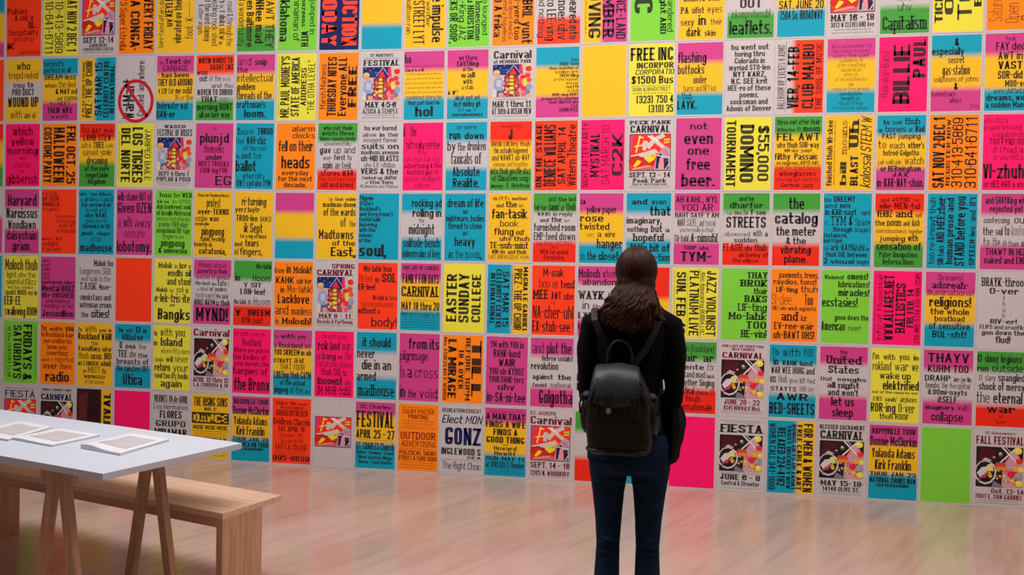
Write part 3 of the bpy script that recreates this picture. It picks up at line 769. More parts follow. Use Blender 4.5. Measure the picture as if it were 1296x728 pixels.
# ------------------------------------------------------------------ the posters: row,column|bands|rotation+ink|lines|key words
# rotation N upright, A reads upwards, C reads downwards; ink f faded, r dark red, n navy, h red
# a line may open with {align style size /width% ^ink}; {P1 40} a picture, {g5} lines too small to read, {_5} a gap, {-2} a rule
DATA = r'''
1,0|T30Y75M|N|{_20};{g4};{g4};{g4}|sliver
1,1|R|Nr|{_16};{lb11/62}Pulses;{b9/55}& JAIL'd;{rb11/40}L;{c10/86}hospitality;{n9/60}and drop;{lk11/26}K;{rn7/62}contents|hospitality
1,2|L|C|{bf30}SAT NOV 2 DEC 1;{g5};{nf26/96}310-413-5869;{nf26/98}310-641-6711|310-413-5869 reading downwards
1,3|W|N|{bf6}COMMUNITY FAIR;{P1 50};{S9/88}SEPT 12-14;{b5/52}GARDENERS;{w5/86}CONVENTION CENTER;{g3}|SEPT 12-14 over a red swirl picture in the top row
1,4|O|C|{bf28}EVERY FRIDAY;{_5};{bf28}LA CONGA*;{_5};{cf20^r}$7.5 Super Estrella|EVERY FRIDAY
1,5|Y|A|{n10/86}bare-faced affairs down;{rb15/60}uv KEYLESS;{b15/74}vibrated uv their;{_4};{n15/60}foot * K------|vibrated
1,6|W58Y|C|{n14/86}the road & through the;{x14/80}on the T disks SEW lay;{n14/84}whistling rock shed;{t14/70}of the word shimmy;{n12/50}& other angels.|other angels
1,7|R18Y62D|C|{n18/94}THAWT THEY;{b18/80}ONHee mad;{b16/90}when Baltimore;{n14/88}and a wonderful city|THAWT THEY
1,8|G|C|{n14/55}jumped in;{x18/92}lim-oozeens WITH;{n17/76}Chinaman of;{_5};{b24/76}Oklahoma|Oklahoma
1,9|N|Ch|{kf44}AUCTION;{_6};{kf44}TODAY|TODAY in red on navy
1,10|M20Y64T|N||the plain one with three colour bands in the top row
1,11|Y|C|{b26/88}the impulse;{n10/40}winter;{cf26}NYT STREET LYT;{n12/60}smalltown rain|the impulse
1,12|G|C|{n14/70}who lounged;{t16/86}and lonesome;{b18/82}thru HOUSTON;{n18/84}see-King JAZ;{bf20}or SEKS OR SOOP,|SEKS OR SOOP
1,13|O|C|{rb26/66}BRIL yunt;{w16/88}SPAN-yerd too;{n12/84}konverse about AmeriCa;{n12/92}and eternity hopeless;{b20/78}TOO A frika|TOO A in the top row
1,14|W62R|C|{b20/92}disappeared into;{t20/92}volcanoes uhv;{w20/94}Mex-iko LEE-ving;{n14/84}behind nothing|volcanoes
1,15|>Y42M|C|{c22/96}ROMANCE-LAND;{sf26}NUMBER;{wf28}MOVING;{g6}|MOVING in the top row
1,16|G|C|{n14/80}who wandered;{s13/86}midnight AND;{_10};{b40/26}C;{_2}|a giant letter C
1,17|Y|N|{_10};{w10/96}in BEERDZ and;{b10/80}SHORTS with;{x11/92}PA sifist eyes;{x11/92}sexy in their;{x10/66}dark skin|sexy in their dark skin
1,18|W66D|N|{_22};{_14};{w13/50}OUT;{c12^f/84}inkomprehensibl;{bf20}leaflets.|leaflets
1,19|Y62T|N|{g8};{b10/88}COME HEAR;{g8};{b8/90}MUSIC AND JAZZ CLUB;{w10/96}SAT. JUNE 20;{kf11}7504 So. BROADWAY;{_14}|SAT. JUNE 20
1,20|W|N|{bf8}CARNIVAL;{P1 50};{S9/92}MAY 16 - 18;{b7/92}3012 W CLEVELAND Ave;{g4};{g3}|MAY 16-18
1,21|W64D|N|{_20};{n9/40}of;{n9^f/34}nayshun;{n9^f/30}uhv;{_3};{s15/92}Capitalism|Capitalism
1,22|L|A|{bf18/80}TICKETS;{w20/60}OC;{_3};{nf32/76}TOO;{w16/40}BL|TOO in the top row
1,23|O|Af|{n22/80}Saturday Special;{n22/86}Open Admission;{n22/80}Dancing Hall|orange one with faded sideways lettering at the right end of the top row
2,0|R|Nf|{g8};{g8};{g8};{g8}|sliver
2,1|Y37W66Y|N|{w12/42}who;{n11/88}trepd nekid;{x11/60}trying to;{b10/66}PRO DUCT;{k15/92}WOUND UP;{x14/76}with an odd|WOUND UP
2,2|T28Y70M|N|{ln9/60}behind's;{lc9/80}perfect in all;{wf10}DREAM-less;{x11/90}when the blood;{rb9/64}& MAY nd;{rx9/58}and came;{n8/60}to MEET;{b10/74}THEIR WIFE;{n7/50}a wont|when the blood
2,3|>Y42T|A|{_3};{wf7}A BLAC MUSIC EVENING;{b20/94}PREZ * THE UP CHOIR;{_4};{w22/88}SAT MAR 15;{b16/94}CELEBRITY CENTRE;{b14/80}INTERNATIONAL|SAT MAR 15 reading upwards
2,4|W|A|{_8};{lb36/66}Wal*Mart;{_3};{b22/90^r}Costed  anywhere;{_22}|crossed out by a red ring
2,5|M28Y70T|N|{x9/86}his feet silver;{x9/70}GARBAGE;{b8/76}has been;{k11/96}THEY OLD AROUND;{x10/92}4 LIV for me odd;{rx8/50}20 of the;{lb12/86}Underwater-wad;{lb11/52}DAN-er|Underwater
2,6|R30W68D|N|{k9/92}WRITIN WORDS TO;{rb9/64}DASHT LIKE;{lw6/30}WUD;{x9/86}out of the woods;{rx9/60}and thus;{k10/96}WOVEN TO SHROO;{x9/76}THAT DONZ;{b11/96}morning BONT;{b10/84}all on her way|out of the woods
2,7|M28Y68T|N|{lx13/80}and snip;{lx10/30}the;{ln13/96}intellectual;{lb11/50}golden;{lb13/94}threads of the;{lb12/78}craftsman's;{b13/58}loom.|intellectual golden threads
2,8|L|A|{g4};{b26/96}MR. PAUL MOONEY'S;{bf24}STATE OF AMERICA;{w16/60}ADDRESS;{n20/84}"THE OTHA LEVEL"|STATE OF AMERICA
2,9|O|A|{n18/70}March Madness;{kf28}THURSDAY NITES;{bf26}Everyone ALL;{kf26/66}FREE|THURSDAY NITES
2,10|W|N|{b5/58}ST MARTHA'S;{g3};{S9/92}FESTIVAL;{P2 46};{S9/80}MAY 4*5*6;{t8/90}AZUSA & TEMPLE;{g3};{g3}|MAY 4-5-6
2,11|M28Y68T|N|{lk14/18}ho;{g5};{lb5^f/50}and;{g6};{g6};{g6};{g6};{g6};{n7/90}combined story ho;{b7/80}flour part down ho;{b16/46}hol|hol
2,12|M28Y68T|N|{_5};{s9/46}wi thru;{b10/54}EAVTHing;{b8/26}at the;{w11/36}wall;{b10/24}with;{t9/30}a stain;{ln8/30}if;{x9/62}alizah ust ent;{k11/66}lost midny gh;{x8/46}last pain of;{b8/76}consciousness|wall with a stain
2,13|W|N|{bf13}Carnival;{bf6}at MEMORIAL PARK;{P2 47};{g3};{S10/94}MAR 1 thru 11;{k10/96}AT 30th & OCEAN VIEW;{g3}|MAR 1 thru 11
2,14|T28Y70M|N|{_14};{rx6/18}kiss;{rb7/46}SWEE-tend;{rb6/70}then swatches of;{rn6/56}a million girls;{rb6/46}TREM-bling;{rn6/58}in the sunset,;{rn6/30}and wer;{rb6/30}red EYD;{rn6/26}in thuh;{rb6/62}MOR-ning BUHT;{rb6/88}prepared to sweeten;{rb6/70}thuh SNATCH uhv;{rn6/18}thuh;{rb7/46}SUHN RYZ.;{_5}|SUHN RYZ
2,15|Y|N||the plain golden one in the second row
2,16|L|N|{kf20/98}FREE INC;{rb9/84}INCORPOR;{ri8/88}CORPORATIO;{rb12/96}$1500 Bus;{g3};{n6/86}DUNN & BRADSTREET;{g4};{rb12/84}(323) 750 4;{rb12/56}(310) 35|FREE INC
2,17|M27Y70T|N|{_7};{lb15/64}flashing;{lb13/60}buttocks;{b11/30}under;{n9/72}barns and NEY kid;{lx9/34}in thuh;{lb12/44}LAYK.;{_3}|flashing buttocks
2,18|W|N|{b9/82}hu went out;{b9/66}horing thru;{b9/66}Colorado in;{b9/90}myriad STO-len;{b9/72}NYT KARZ,;{b9/80}N.C. SEE krit;{b9/94}HEE-ro of these;{b9/42}poems.;{b9/82}cocksman and;{b9/98}Adonis of Denver|Colorado
2,19|>W36R|A|{kf15^f}BALLROOM VIP EVENTS 6 ADMIT;{-1};{kf24}VIER, 14-FEB.;{_2};{bf24}CLUB MALIBU;{k13/96^r}THE SOUL OF MUSIC|14-FEB
2,20|M27Y70T|Nf|{_4};{n7/84}get in and remember the;{n7/80}one chance in sunset;{n7/76}every fine quiet;{n7/50}suddenly it;{n7/60}after something;{n7/44}several uh;{n7/30}after uh;{n7/68}of investments;{n7/12}a;{n7/76}noise or tree gravel;{b7/48}conducive;{b7/40}health iz;{n7/52}ribald thing;{n7/76}of mountain delays|of mountain delays
2,21|P|A|{n16/64^r}Hawaiian Band;{_3};{bf32/84}BILLIE;{rk24/56}PAUL|BILLIE
2,22|T27Y70M|N|{k10/10}&;{lb10/66}especially;{w9/34}secret;{k13/56}gas-station;{n7/92}solipsisms of johns;{k9/9}&;{lb7^f/50}hometown;{b7^f/26}alleys;{rn6^f/20}too,|gas-station
2,23|M28Y72T|N|{b7^f/20}how;{w12/60}FAY ded;{w12/50}AWT in;{b12/50}VAST;{b12/50}SOR-did;{rb10/60}MOO-veez,;{n8/66}were shifted in;{b9/94}dreams, woke;{b9/96}a sudden Manhat|VAST SOR-did
3,0|E28Y66D|N|{g8};{g8};{g8};{g8}|sliver
3,1|P|Nr|{b15/62}which;{b14/70}yellow;{b13/92}morning;{n8/20}were;{n11/50}stanzas;{n7/12}uv;{b16/92}gibberish|gibberish
3,2|O|C|{b24/96}FRI. OCT. 25;{kf30}HALLOWEEN;{kf22}COSTUME PARTY|HALLOWEEN
3,3|E25Y62D|N|{x11/90^r}hu AAT thuh;{b11^r/80}LAMB STEW;{x10/92}uhv THEE ih-MAJ;{n10/84}sunset-smile;{b13/60}dreaming;{b9/70}of the pure;{b9/66}vegetable;{b9/50}kingdom|sunset-smile
3,4|L|C|{g4};{n16/84}JARIPEO BAILE;{kf30}LOS TIGRES;{kf26/90}DEL NORTE;{g5}|JARIPEO BAILE
3,5|W|N|{S6/60}WASCO;{k12/96}FESTIVAL OF ROSES;{P2 50};{S8/84}SEPT 4 thru 7;{b8/94}POPLAR & POSO;{g3};{g3}|FESTIVAL OF ROSES
3,6|M|N|{n8^r/10}hu;{_2};{b16/80}plunjd;{b14^r/56}themselvz;{b10/46}under;{b9^r/84}MEET TRUCKS;{k9^r/74}LOOK-ing FOR;{_2};{rn16/46}EG|plunjd
3,7|T|N|{fx14/94}hoo THROO;{lx13/80}their WAH-chiz;{n9/64}off the roof;{lx11/70}to cast their;{lb18/56}ballot;{n9/60}eternity;{b11/90}OWT-syd uhv TYM|ballot
3,8|O|N|{rn9/62}alarm;{rn9/60}clocks;{_1};{b17/90}fell on their;{_3};{b20/76}heads;{w8/70}everyday;{w8/90}for the next;{w8/60}decade.|alarm clocks fell on their heads
3,9|D28W70E|N|{b8/76}who cut their;{b8/84}wrists three;{b8/92}times successively;{n7/70}unsuccessfully,;{x12/92}gav up and;{x10/74}wer forst tu;{x13/74}opin an-teek;{b11^r/86}stores WAR;{n7^r/94}they thot they were;{b10^r/84}old and kried|gav up and
3,10|W|N|{b9/82}hu wur burnd;{x10/92}alive in their;{n8/84}innocent flannel;{w11/96}suits on;{s8/96}madison avenue;{b11/96}uh-MID BLASTS;{x9/80}uhv LE-duhn;{b11/96}VERS & the;{x8/88}tanked-up clatter;{x7/70}of the Vern;{n6/96}REJiments uhv FAshun|suits on madison avenue
3,11|P|Nr|{lk16^k/34}&     the;{_2};{b14/86}nitroglycerine;{n7/30}shrieks;{n9/88}uhv thuh fair-eez;{b8/94}advertising & the;{b8/80}mustard gas of;{n9/92}sinister intelligent;{n8/40}editors|nitroglycerine
3,12|T28W68T|N|{n7/50}or were;{x13/86}run down;{x14/96}by the drunken;{x17/76}taxicabs of;{_1};{b14/68}Absolute;{b14/66}Realite.|taxicabs of Absolute Realite
3,13|E30Y70D|N|{n6^r/50}who umped uff the;{k17/14}J;{b8^r/94}BRUK LIN Brij thuh;{b9/82}this actually happened;{w10/92}and WAWKT uh-WAY;{n8/84}unknown and forgotten;{b10/96}intu thuh gostle daz;{s9/90}of Chinatown soup;{x9/94}alleyways & firetrux|WAWKT uh-WAY
3,14|R|A|{k14/96}ON THE STAGE;{kf28}DENIECE WILLIAMS;{w18/86}SAT APRIL 14;{c20/92}Wiltern Theatre|SAT APRIL 14
3,15|P|A|{c18^r/96}NIGHT AFTER PARTY;{b26/66}MYSTIKAL;{n24/88^r}SAT MARCH 10;{w30/64}C2K|C2K
3,16|W|N|{S6/94}PECK PARK;{bf11}CARNIVAL;{P1 50};{S8/94}SEPT. 12 - 14;{S7/76}Peck Park;{w3/80}560 N. WESTERN AVE;{g2};{g2}|CARNIVAL and SEPT. 12-14 with a red swirl picture
3,17|M|N|{_3};{w11/40}not;{_2};{b20/66}even;{w15/50}one;{_2};{b20/54}free;{_2};{b22/76}beer.|not even one free beer
3,18|L|C|{w26/80}$55,000;{_3};{b32/84}DOMINO;{_4};{b22/96}TOURNAMENT|DOMINO TOURNAMENT
3,19|D25Y68E|N|{b9/92}throo owt ufter thair;{x10/92}WEDnezday in moon;{w13/94}FEL AWT;{b10/90}uhv thuh SUB-way;{w6/60}WIN-doz  jumpt;{lb11/92}filthy  Passaic;{w7/92}on negroes, KRYD AWL;{n7^r/94}over the street danced;{b9^r/80}wineglasses;{n8^r/90}phonograph records;{b8^r/70}German jazz|filthy
3,20|Y|A|{b13/92}finished thuh WI-skee;{g6};{x22/92}bill moans;{x22/92}BLAST Uh;{i24/98}kolossal STEEM W|BLAST
3,21|T27Y70M|N|{x10/76}tu burild thuh;{x10/94}up bones or Bad;{w9/80}PAST jumping;{x13/96}to each other's;{b9/74}hotrod-Golgotha;{x12/96}jail-solitude watch;{b9/84}or BERmingham;{w7/34}JAX;{k14/96}in-KAR-NAY-shun.|to each other's
3,22|O|A|{_3};{kf26/98}SAT NOV 2*DEC 1;{w9/92}REGISTER NOW;{nf24/96}310*413*5869;{nf26/98}310*641*6711|310-413-5869 reading upwards
3,23|P|Nr|{ln8/50}who dizzy;{ln8/76}experienced;{n8/66}vagabonds;{b9/76}TOO FYND OUT;{n9/60}if I had a;{n8/60}or you HAD a;{_2};{lk20^k/98}VI-zhuhn;{b9/94}or HEE HAD a vision|VI-zhuhn
4,0|W44M|N|{_20};{g8};{g8};{g8}|sliver
4,1|M30W62M|N|{_3};{b16/86}Harvard;{x15/94}Narcissus;{b13/84}Woodlawn;{b13/90}daisychain;{b13/56}gram.|Harvard Narcissus
4,2|R|Nr|{ln6/46}in a LENG;{lb7/50}DA-ZEER;{lb7/52}MANGLD;{ln6/54}strangeness;{_3};{rn6/60}bookworms;{rn6/56}phrenology;{rn6/50}spilt OFF;{rn7/56}a manila;{_3};{lx7/60}wrist list;{ln7/50}sunlight;{ln7/56}of the lamb|small faded lines, leftmost of the plain red-orange looking ones
4,3|T|N|{lx7/92}here  thuh bluz;{x8/92}at granny sand;{b8/84}to crowd in;{n7/60}a wall and;{b8/66}uhv WAWL;{n8/60}gaze uhv th;{b8/80}shreeks in th;{x10/84}pluckt slaps;{n9/30}of thuh;{_1};{b14/92}madhouse|madhouse
4,4|M|N|{b12/96}wilh shame BUT of;{b15/96}Given OZEN;{_2};{x15/92}a with Jewzy;{n12^r/60}seizure;{_2};{b16/98}lobotomy.|lobotomy
4,5|G|N|{rx9/90}hoo then WER;{x9/92}GA-ve in-STED;{b9/94}duh konkreet void;{b10/94}of insulin Metrozol;{n8/92}electrics hydrotherapy;{x9/80}psycho-THER-uhpy;{b10/92}occupational THE-rapy;{n8/60}fingers uv;{b13/66}pingpong;{b10/80}& amnesia|& amnesia
4,6|Y|N|{b6/84}huu in humorless;{k16/38}protest;{x10/84}over-TERND;{lx10/66}onle wun;{lb6/40}symbolic;{k15/62}pingpong;{b8/66}table, resting;{lb8/50}briefly in;{b11/74}catatonia,|over-TERND one pingpong
4,7|Y|N|{_3};{b14/66}ri-turning;{lb9/66}yerz laytr;{x13/94}TROO-lee BAWLD;{b16/50}ik Sept;{b7/70}for a wig uv blood;{lx12/66}and tears;{lx12/76}and fingers,|ik Sept
4,8|M30Y70T|N||the plain one with three colour bands in the fourth row
4,9|Y|N|{rx9/70}too thuh visible;{rb9/86}madman doom;{rb13/84}of the wards;{rx16/40}of the;{_2};{b16/90}Madtowns;{rw9/60}of the;{rs16/64}East,|Madtowns of the East
4,10|T|N|{lb8/36}Pilgrim;{lb8/36}State's;{lb8/54}Rockland's;{lb8/86}and Greystone's;{lb8/56}foetid halls;{lb8/46}bickering;{lb8/42}with the;{lb8/34}echoes;{lb8/30}of the;{lk22/70}soul,|soul
4,11|T28W67T|N|{_3};{rb13/76}rocking ad;{rb13/74}rolling in;{n7/14}the;{b16/66}midnight;{_2};{b15/92}solitude-bench;{b13/96}dolmenrealms of love,|midnight solitude-bench
4,12|T|N|{_3};{b15/90}dream of life;{w9/14}as;{b11/96}nightmare, bodies;{b11/84}turned to stone;{w9/14}as;{b16/52}heavy;{_3};{x14/82}as the noon,|dream of life as nightmare
4,13|Y|N|{x8/86}with mother;{x11/66}and the last;{k18/86}fan-tasik;{n12/46}book;{x13/74}flung out;{rw9/74}uhv thuh;{s12/94}TE-nuh-mint;{b8/84}WIN-do  and thuh;{n8/98}LAST DOR KLOZD AT 4 A.M.|fan-tasik book flung out
4,14|D27W70E|N|{rx9/66}and the last;{x14/98}teli-fon slammd at thuh;{w7/84}WAWL in reply;{x9/70}and the last;{b13/98}furnished room;{x13/98}EMP-teed down;{n7^r/84}tuu thuh LAST PEES;{n5^r/20}uhv;{b8^r/66}MEN-tal ayded;{b8^r/50}furniture,|furnished room
4,15|M28Y72T|N|{_3};{lw10/14}a;{b12/70}yellow paper;{lw12/56}rose;{lw11/70}twisted;{x10/66}on a wire;{rb16/60}hanger;{_2};{x14/92}in the closet,|yellow paper rose
4,16|T28W66T|N|{_2};{x12/80}and even;{rb16/48}that;{lb11/80}imaginary,;{x12/96}nothing but a;{s13/70}hopeful;{_1};{rb14/90}little bit of;{rb13/90}halucina-tion|imaginary
4,17|M28W68M|N|{w10/94}AH KAHL, WYL;{n11/72}YOO AR;{w8/98}NAHT SAYF Y AM;{x11/86}NAHT SAYF, and now;{n7/76}you're really in thuh;{lx13/96}TO-tuhl A-nimuhl;{x10/56}SOOP uhv;{b15/72}TYM-|TYM
4,18|D26W70E|N|{b9/34}and he;{w11/74}dharfor;{x10/86}ran thru the Y-see;{b20/88}STREETS;{x12/96}obsessed with a;{w9/52}sudden;{lx13/96}FLASH uhv thuh;{rb9^r/66}alchemy of;{b8^r/56}the ellipse|STREETS
4,19|D25W70E|N|{_1};{b18/34}the;{_1};{b18/94}catalog;{_1};{b14/86}the meter;{w11/44}& the;{b12/66}vibrating;{b12/50}plane.|catalog the meter
4,20|T|N|{lx10/66}hoo DREEMT;{lx9/56}and MAYD;{x10/94}in-KAR-nayt  GAPS;{x16/96}in TYM & Space;{rx9/80}through images;{lb8/50}juxtapozd,;{lb8/40}and trapd;{x12/96}thuh ark-KAYNJuhl uhv;{b9/88}thuh SOL between;{x10/96}2 visual images|2 visual images
4,21|E26Y68D|N|{x9^r/80}and JOYND thuh;{x10^r/84}elle-MEN-tul;{x12/94}VERBZ and set;{lx12/92}the noun and dash;{x10/96}consciousness together;{x11/80}jumping with;{b13/94}sensation of;{b10/80}Pater Omnipotens;{b10/66}Aeterna Deus|sensation
4,22|T|A|{n13/92}too re-kreayt thuh;{x16/94}SIN-taks AND MEEzher;{b15/92}human prose and;{b20/96}STAND before you;{x17/94}SPEECH-les and in|STAND before you
4,23|M28W68M|N|{b9/86}and SHAYKing with;{b9/66}rejected yet;{x12/90}confessing out;{x13/92}the soul to konform;{x12/90}to the RI-thum uhv;{w9/80}THAWT IN HIZ;{b9/84}naked and END;{_3}|out the soul to
5,0|T|N|{g8};{g8};{g8};{g8}|sliver
5,1|L|N|{b19/96}Moloch thuh;{n10/86}light uhv the;{n10/90}seenful ISlizz;{n6/80}eez luv windoz ;{b9/96}spuht HOUS-ez in;{lb15/50}EER-EE;{k15/96}swallowing ROOM|EER
5,2|M|N|{ln7/26}yards;{ln7/26}pavd;{ln7/28}yells;{ln7/26}paind;{ln7/26}with;{b7/96}unobtainable dollars;{k13/96}Mental HOUZ;{b10/92}litr OBSHED;{n8/70}uninhibited;{n8/90}reading uv hiz;{_2};{b13/90}Jesusilloo|small words stacked in its upper left corner
5,3|W|N|{rb10/56}Molok hu;{n11/92}(ungerveo SOUL;{n9/84}wee soak tu the;{x11/94}TANK Muser--;{_4};{b10/90}smokstacs and;{b10/92}antennae crown;{x13/80}the cities!|the cities
5,4|R|N||the plain red-orange one in the fifth row
5,5|L|N|{rx11/90}Molok hu luv iz;{rb11/64}endls oil;{rb12/66}and ston!;{x10/90}Molok huz sol iz;{b14/98}e-lek-tris-ite;{w5/14}and;{_1};{rk18/90}Bangks|Bangks
5,6|M28W68M|N|{n9/74}Moloch whose;{b8/80}poverty iz thuh;{n8/92}specter of genius!;{x9/92}Mo-loch whose fate is;{x8/80}a cloud of sexless;{x10/90}hydrogen! Mo-lahk;{k10/96}HOOZ NAYM iz thuh;{_1};{k22/88}MYND!|MYND
5,7|D30W68E|N|{rb9/42}Mo-lahk;{_1};{x17/94}in  Hoom;{w8/50}Y SIT;{b10/66}LON-lee!;{_3};{x11/98}Mo-lahk in Hoom;{x16/96}Y DREEM;{b10^r/56}AYN-julz!|Y DREEM
5,8|O|N|{lx14/96}Krazee in Molok!;{x14/94}KAHK suk-ker;{rx12/84}in Mo-lahk!;{b15/84}Lacklove;{x15/96}and manless;{x13/94}in Moloch!|Lacklove and manless
5,9|W|Nm|{rb8/60}SPRING;{S10/96}CARNIVAL;{P2 52};{S7/84}MAY 8 - 11;{-1};{b7/92}Reseda & Parthenia;{g2};{g2}|SPRING CARNIVAL
5,10|R|N|{b10/72}Mo-lahk hoo;{x14/96}EN-terd my SOL;{lx10/44}ER-lee!;{_3};{rx10/62}Mo-lahk in hoom;{n9^r/84}I am consciousness;{lx9/56}without a;{_3};{rx14/66}body!|body
5,11|M26Y70T|N|{b6/90}OUR LADY OF LOURDES;{g3};{kf14}FAMILY FUN DAYS;{_1};{sf15/98}CARNIVAL;{_2};{g2};{k12/96}MAY 18 thru 20;{n6/96}Apperson & Tujunga Cyn. Bl.;{g3};{g3};{g3};{g3};{g3}|FAMILY FUN DAYS
5,12|L|A|{_3};{b32/74}EASTER;{b32/76}SUNDAY;{_2};{b28/74}COLLEGE;{_5}|EASTER SUNDAY COLLEGE
5,13|>T60Y|C|{k13/98}MAGNA LE GABRIEL;{b22/92}PREZ * THE UP CHOIR;{g5};{_4};{w18/84}SAT MAR 15;{b15/90}CELEBRITY CENTRE;{b14/78}INTERNATIONAL;{g4}|SAT MAR 15 reading downwards
5,14|R|N|{w12/50}M-oak;{rx14/84}hoo FRY tend;{x14/96}MEE AWT uhv;{n5^r/10}my;{x19/96}NA-cher-uhl;{x16/98}EX-stuh-see !|EX-stuh-see
5,15|M26W76M|N|{lx12/96}Moloch whom I;{w9/84}abandon!;{_3};{lx15/96}WAYK UHP;{x12/80}in Mo-lahk!;{_2};{lb9/80}LYT uhv;{_2};{lk12/86}untu sky;{_4}|abandon
5,16|E45Y|N||the red over yellow one beside the person's head
5,17|L|C|{c22/96}JAZZ VIOLINIST;{n10/92}Also Appearing BUBBA LOC;{-1};{c22/96}PLATINUM LIVE;{g3};{bf22}SUN. FEB. 16;{g4}|SUN. FEB. 16
5,18|G|N|{_1};{rs11/46}THAY;{rs12/60}BROK;{rb11/30}thair;{rs12/50}BAKS;{rx13/64}LIF-ting;{rs13/84}Mo-lahk;{rs13/46}TOO;{rx13/56}HE-vin!|LIF-ting
5,19|O|N|{rb10/84}pavments, trees,;{w9/92}raydios, tonz!;{rx11/90}LIF-ting thuh;{lx18/90}SI-dee   Too;{w7/94}HE-vin wich egzists;{x15/56}and iz;{w12/86}EV-ree-wair;{b13/88}uh-BAWT UHS!|and iz EV-ree-wair
5,20|G|N|{x10/92}Visions! omens!;{rb10/66}lubrications!;{rb11/66}miracles!;{lb14/76}ecstasies!;{_8};{rb8/72}gone down the;{lx14/84}American river!;{_12}|ecstasies
5,21|P|A|{g5};{n12^r/92}Info at MusicHall;{kf22/92}WWW.ALLAGES.NET;{s22/70}BALLISTICS;{s14/54}FRI. FEB. 14;{b12^r/98}213-960-5734 310-398-2595|BALLISTICS
5,22|M30Y70T|N|{n9^r/50}Dreams!;{s11/76}adoreah-;{n9^r/94}illuminations!;{b16/86}religions!;{w10/80}the whole;{w9/62}boatload;{w11/84}of sensitive;{w11/70}BUL-sht!;{_8}|religions! the whole boatload
5,23|W|N|{_2};{x14/92}BRAYK-throos;{w10/60}O-ver;{n8/5}t;{n8/6}h;{n8/6}u;{n8/6}h;{w8/54}RIV-er!;{w7/94}FLIPS and crucifiks;{b8/86}gon down the;{b11/30}flud!;{_3}|BRAYK-throos
6,0|W|Nf|{g8};{g8};{g8};{g8}|sliver
6,1|G|C|{g8};{_3};{b28/94}FRIDAYS &;{b26/90}SATURDAYS;{_3};{b11^f/86}at the CENTURY CLUB;{g8}|FRIDAYS & SATURDAYS
6,2|O|N|{x11/94}I'm with you;{b9^r/94}in Rockland wair;{b9^r/84}yoor condition haz;{b9^r/60}becom seriuz;{b9^r/62}overthuz;{x9^r/92}and is reported;{x11^r/84}over there;{_1};{b18/72}radio|radio
6,3|Y|N|{x11/96}I'm with you in;{k12/98}Rockland WAIR;{n8/20}the;{b9/96}faculties uhv;{x12/96}thuh SKUHL NO;{x10/96}NO LONGER admit;{x11/66}we MIST tu;{b8/62}wormszzz;{n8/56}of the senses|faculties
6,4|T27W66T|N|{x9/80}I'm with U in;{b10/60}ROKland wer;{x11/76}U drink the;{x11/84}TEE uhv the;{w9/92}breasts of;{b9/90}the spinsters OFF;{_1};{b17/56}Utica|Utica
6,5|L|N|{lx13/86}I'm with you;{lx14/80}in Island;{_1};{rn9/80}where fifty more;{x12/94}shocks wil never;{x13/94}return your;{b10/94}soul too its bodis;{w12/60}again|shocks return your
6,6|W|Nm|{lb11/98}Carnival;{_1};{P3 50};{S7/96}APRIL 13 thru 15;{b6/94}L.A. CORDOVA & 18;{g2};{g2}|APRIL 13 thru 15
6,7|P|Nr|{ln9/84}I'm with you in;{_1};{b14/50}Rockland;{b9/94}Where you pun on;{_1};{lb10/90}the bodies of;{b9/92}your nurses, the;{lb13/94}harpies of;{_2};{kr22^k/96}the Bronx|the Bronx
6,8|M27Y68T|N|{lx10/84}I'm with you;{x14/96}in Rockland war;{k10/98}YOO SKREEM in uh;{lx11/80}STRAYT JA-kit;{n10/66}THAT YOOR;{k13/98}LOOZing thuh GAYM;{b9/66}of the actual;{x11/96}pingpong of the abyss|STRAYT JA-kit
6,9|P|N|{n8^r/62}I'm with yu in;{_1};{x14/86}rok land war;{x12/92}yu bang on the;{n10^r/92}catatonic piano;{b11^r/66}thuh SOL iz;{x12/84}inocent and;{x13^r/84}IM-MOR-tuhl|rok land war
6,10|T30W68T|N|{_3};{b13/72}it should;{lb13/46}never;{b14/76}die in an;{lb13/50}armed;{_2};{x16/92}madhouse|never die in an armed madhouse
6,11|M|N|{_2};{rb15/78}from its;{lx13/72}pilgrimage;{_4};{x17/96}to a cross;{_6};{x17/96}in the void|from its pilgrimage
6,12|O|C|{kf30/92}TILL;{w15/96}BEFORE 10PM;{g3};{b15/62}18 & OVER;{g3};{kf26/92}LA MIRAGE;{w11/96}No. (562)407-8300|BEFORE 10PM
6,13|M|N|{_2};{b11/82}YM with YOO in;{b12/66}RAHK-lund;{b12/42}WAIR;{b11/84}YOO uh-KYOOZ;{b10/86}YOOR DAHK-terz;{w10/42}uhv;{_1};{b15/94}in-SA-ni-tee|in-SA-ni-tee
6,14|M26W72M|N|{_1};{x17/92}and plot the;{rb8/74}Hebrew socialist;{lb11/66}revolution;{x12/92}against the;{x9/90}fascist national;{_1};{rk20/80}Golgotha|Golgotha
6,15|W|N|{lb10/40}YOO ar;{lw7/36}== uhv;{lb14/62}SNAHP;{_3};{b9/60}in AMR;{lb13/80}HEV-en;{lb12/84}LAND uh;{b13/74}Your self;{_8}|HEV partly behind the person's left elbow
6,17|D26W66E|N|{n11/90}war in Rockland;{w12/90}thair  ar;{x10/92}twente fiv;{x10/94}thousand mad komrads;{x10/94}all together Singing;{x11/94}thuh final stanzas of;{b9^r/34}thuh;{b11^r/86}Internationale|mad komrads
6,18|W|Nm|{b4/92}OUR LADY OF PERPETUAL;{b4/50}HELP CHURCH;{_1};{bf9/92}CARNIVAL;{P3 50};{b8/78}JUNE 20 - 22;{b7/80}8545 NORWALK Blvd.;{g2};{g2}|CARNIVAL and JUNE 20-22
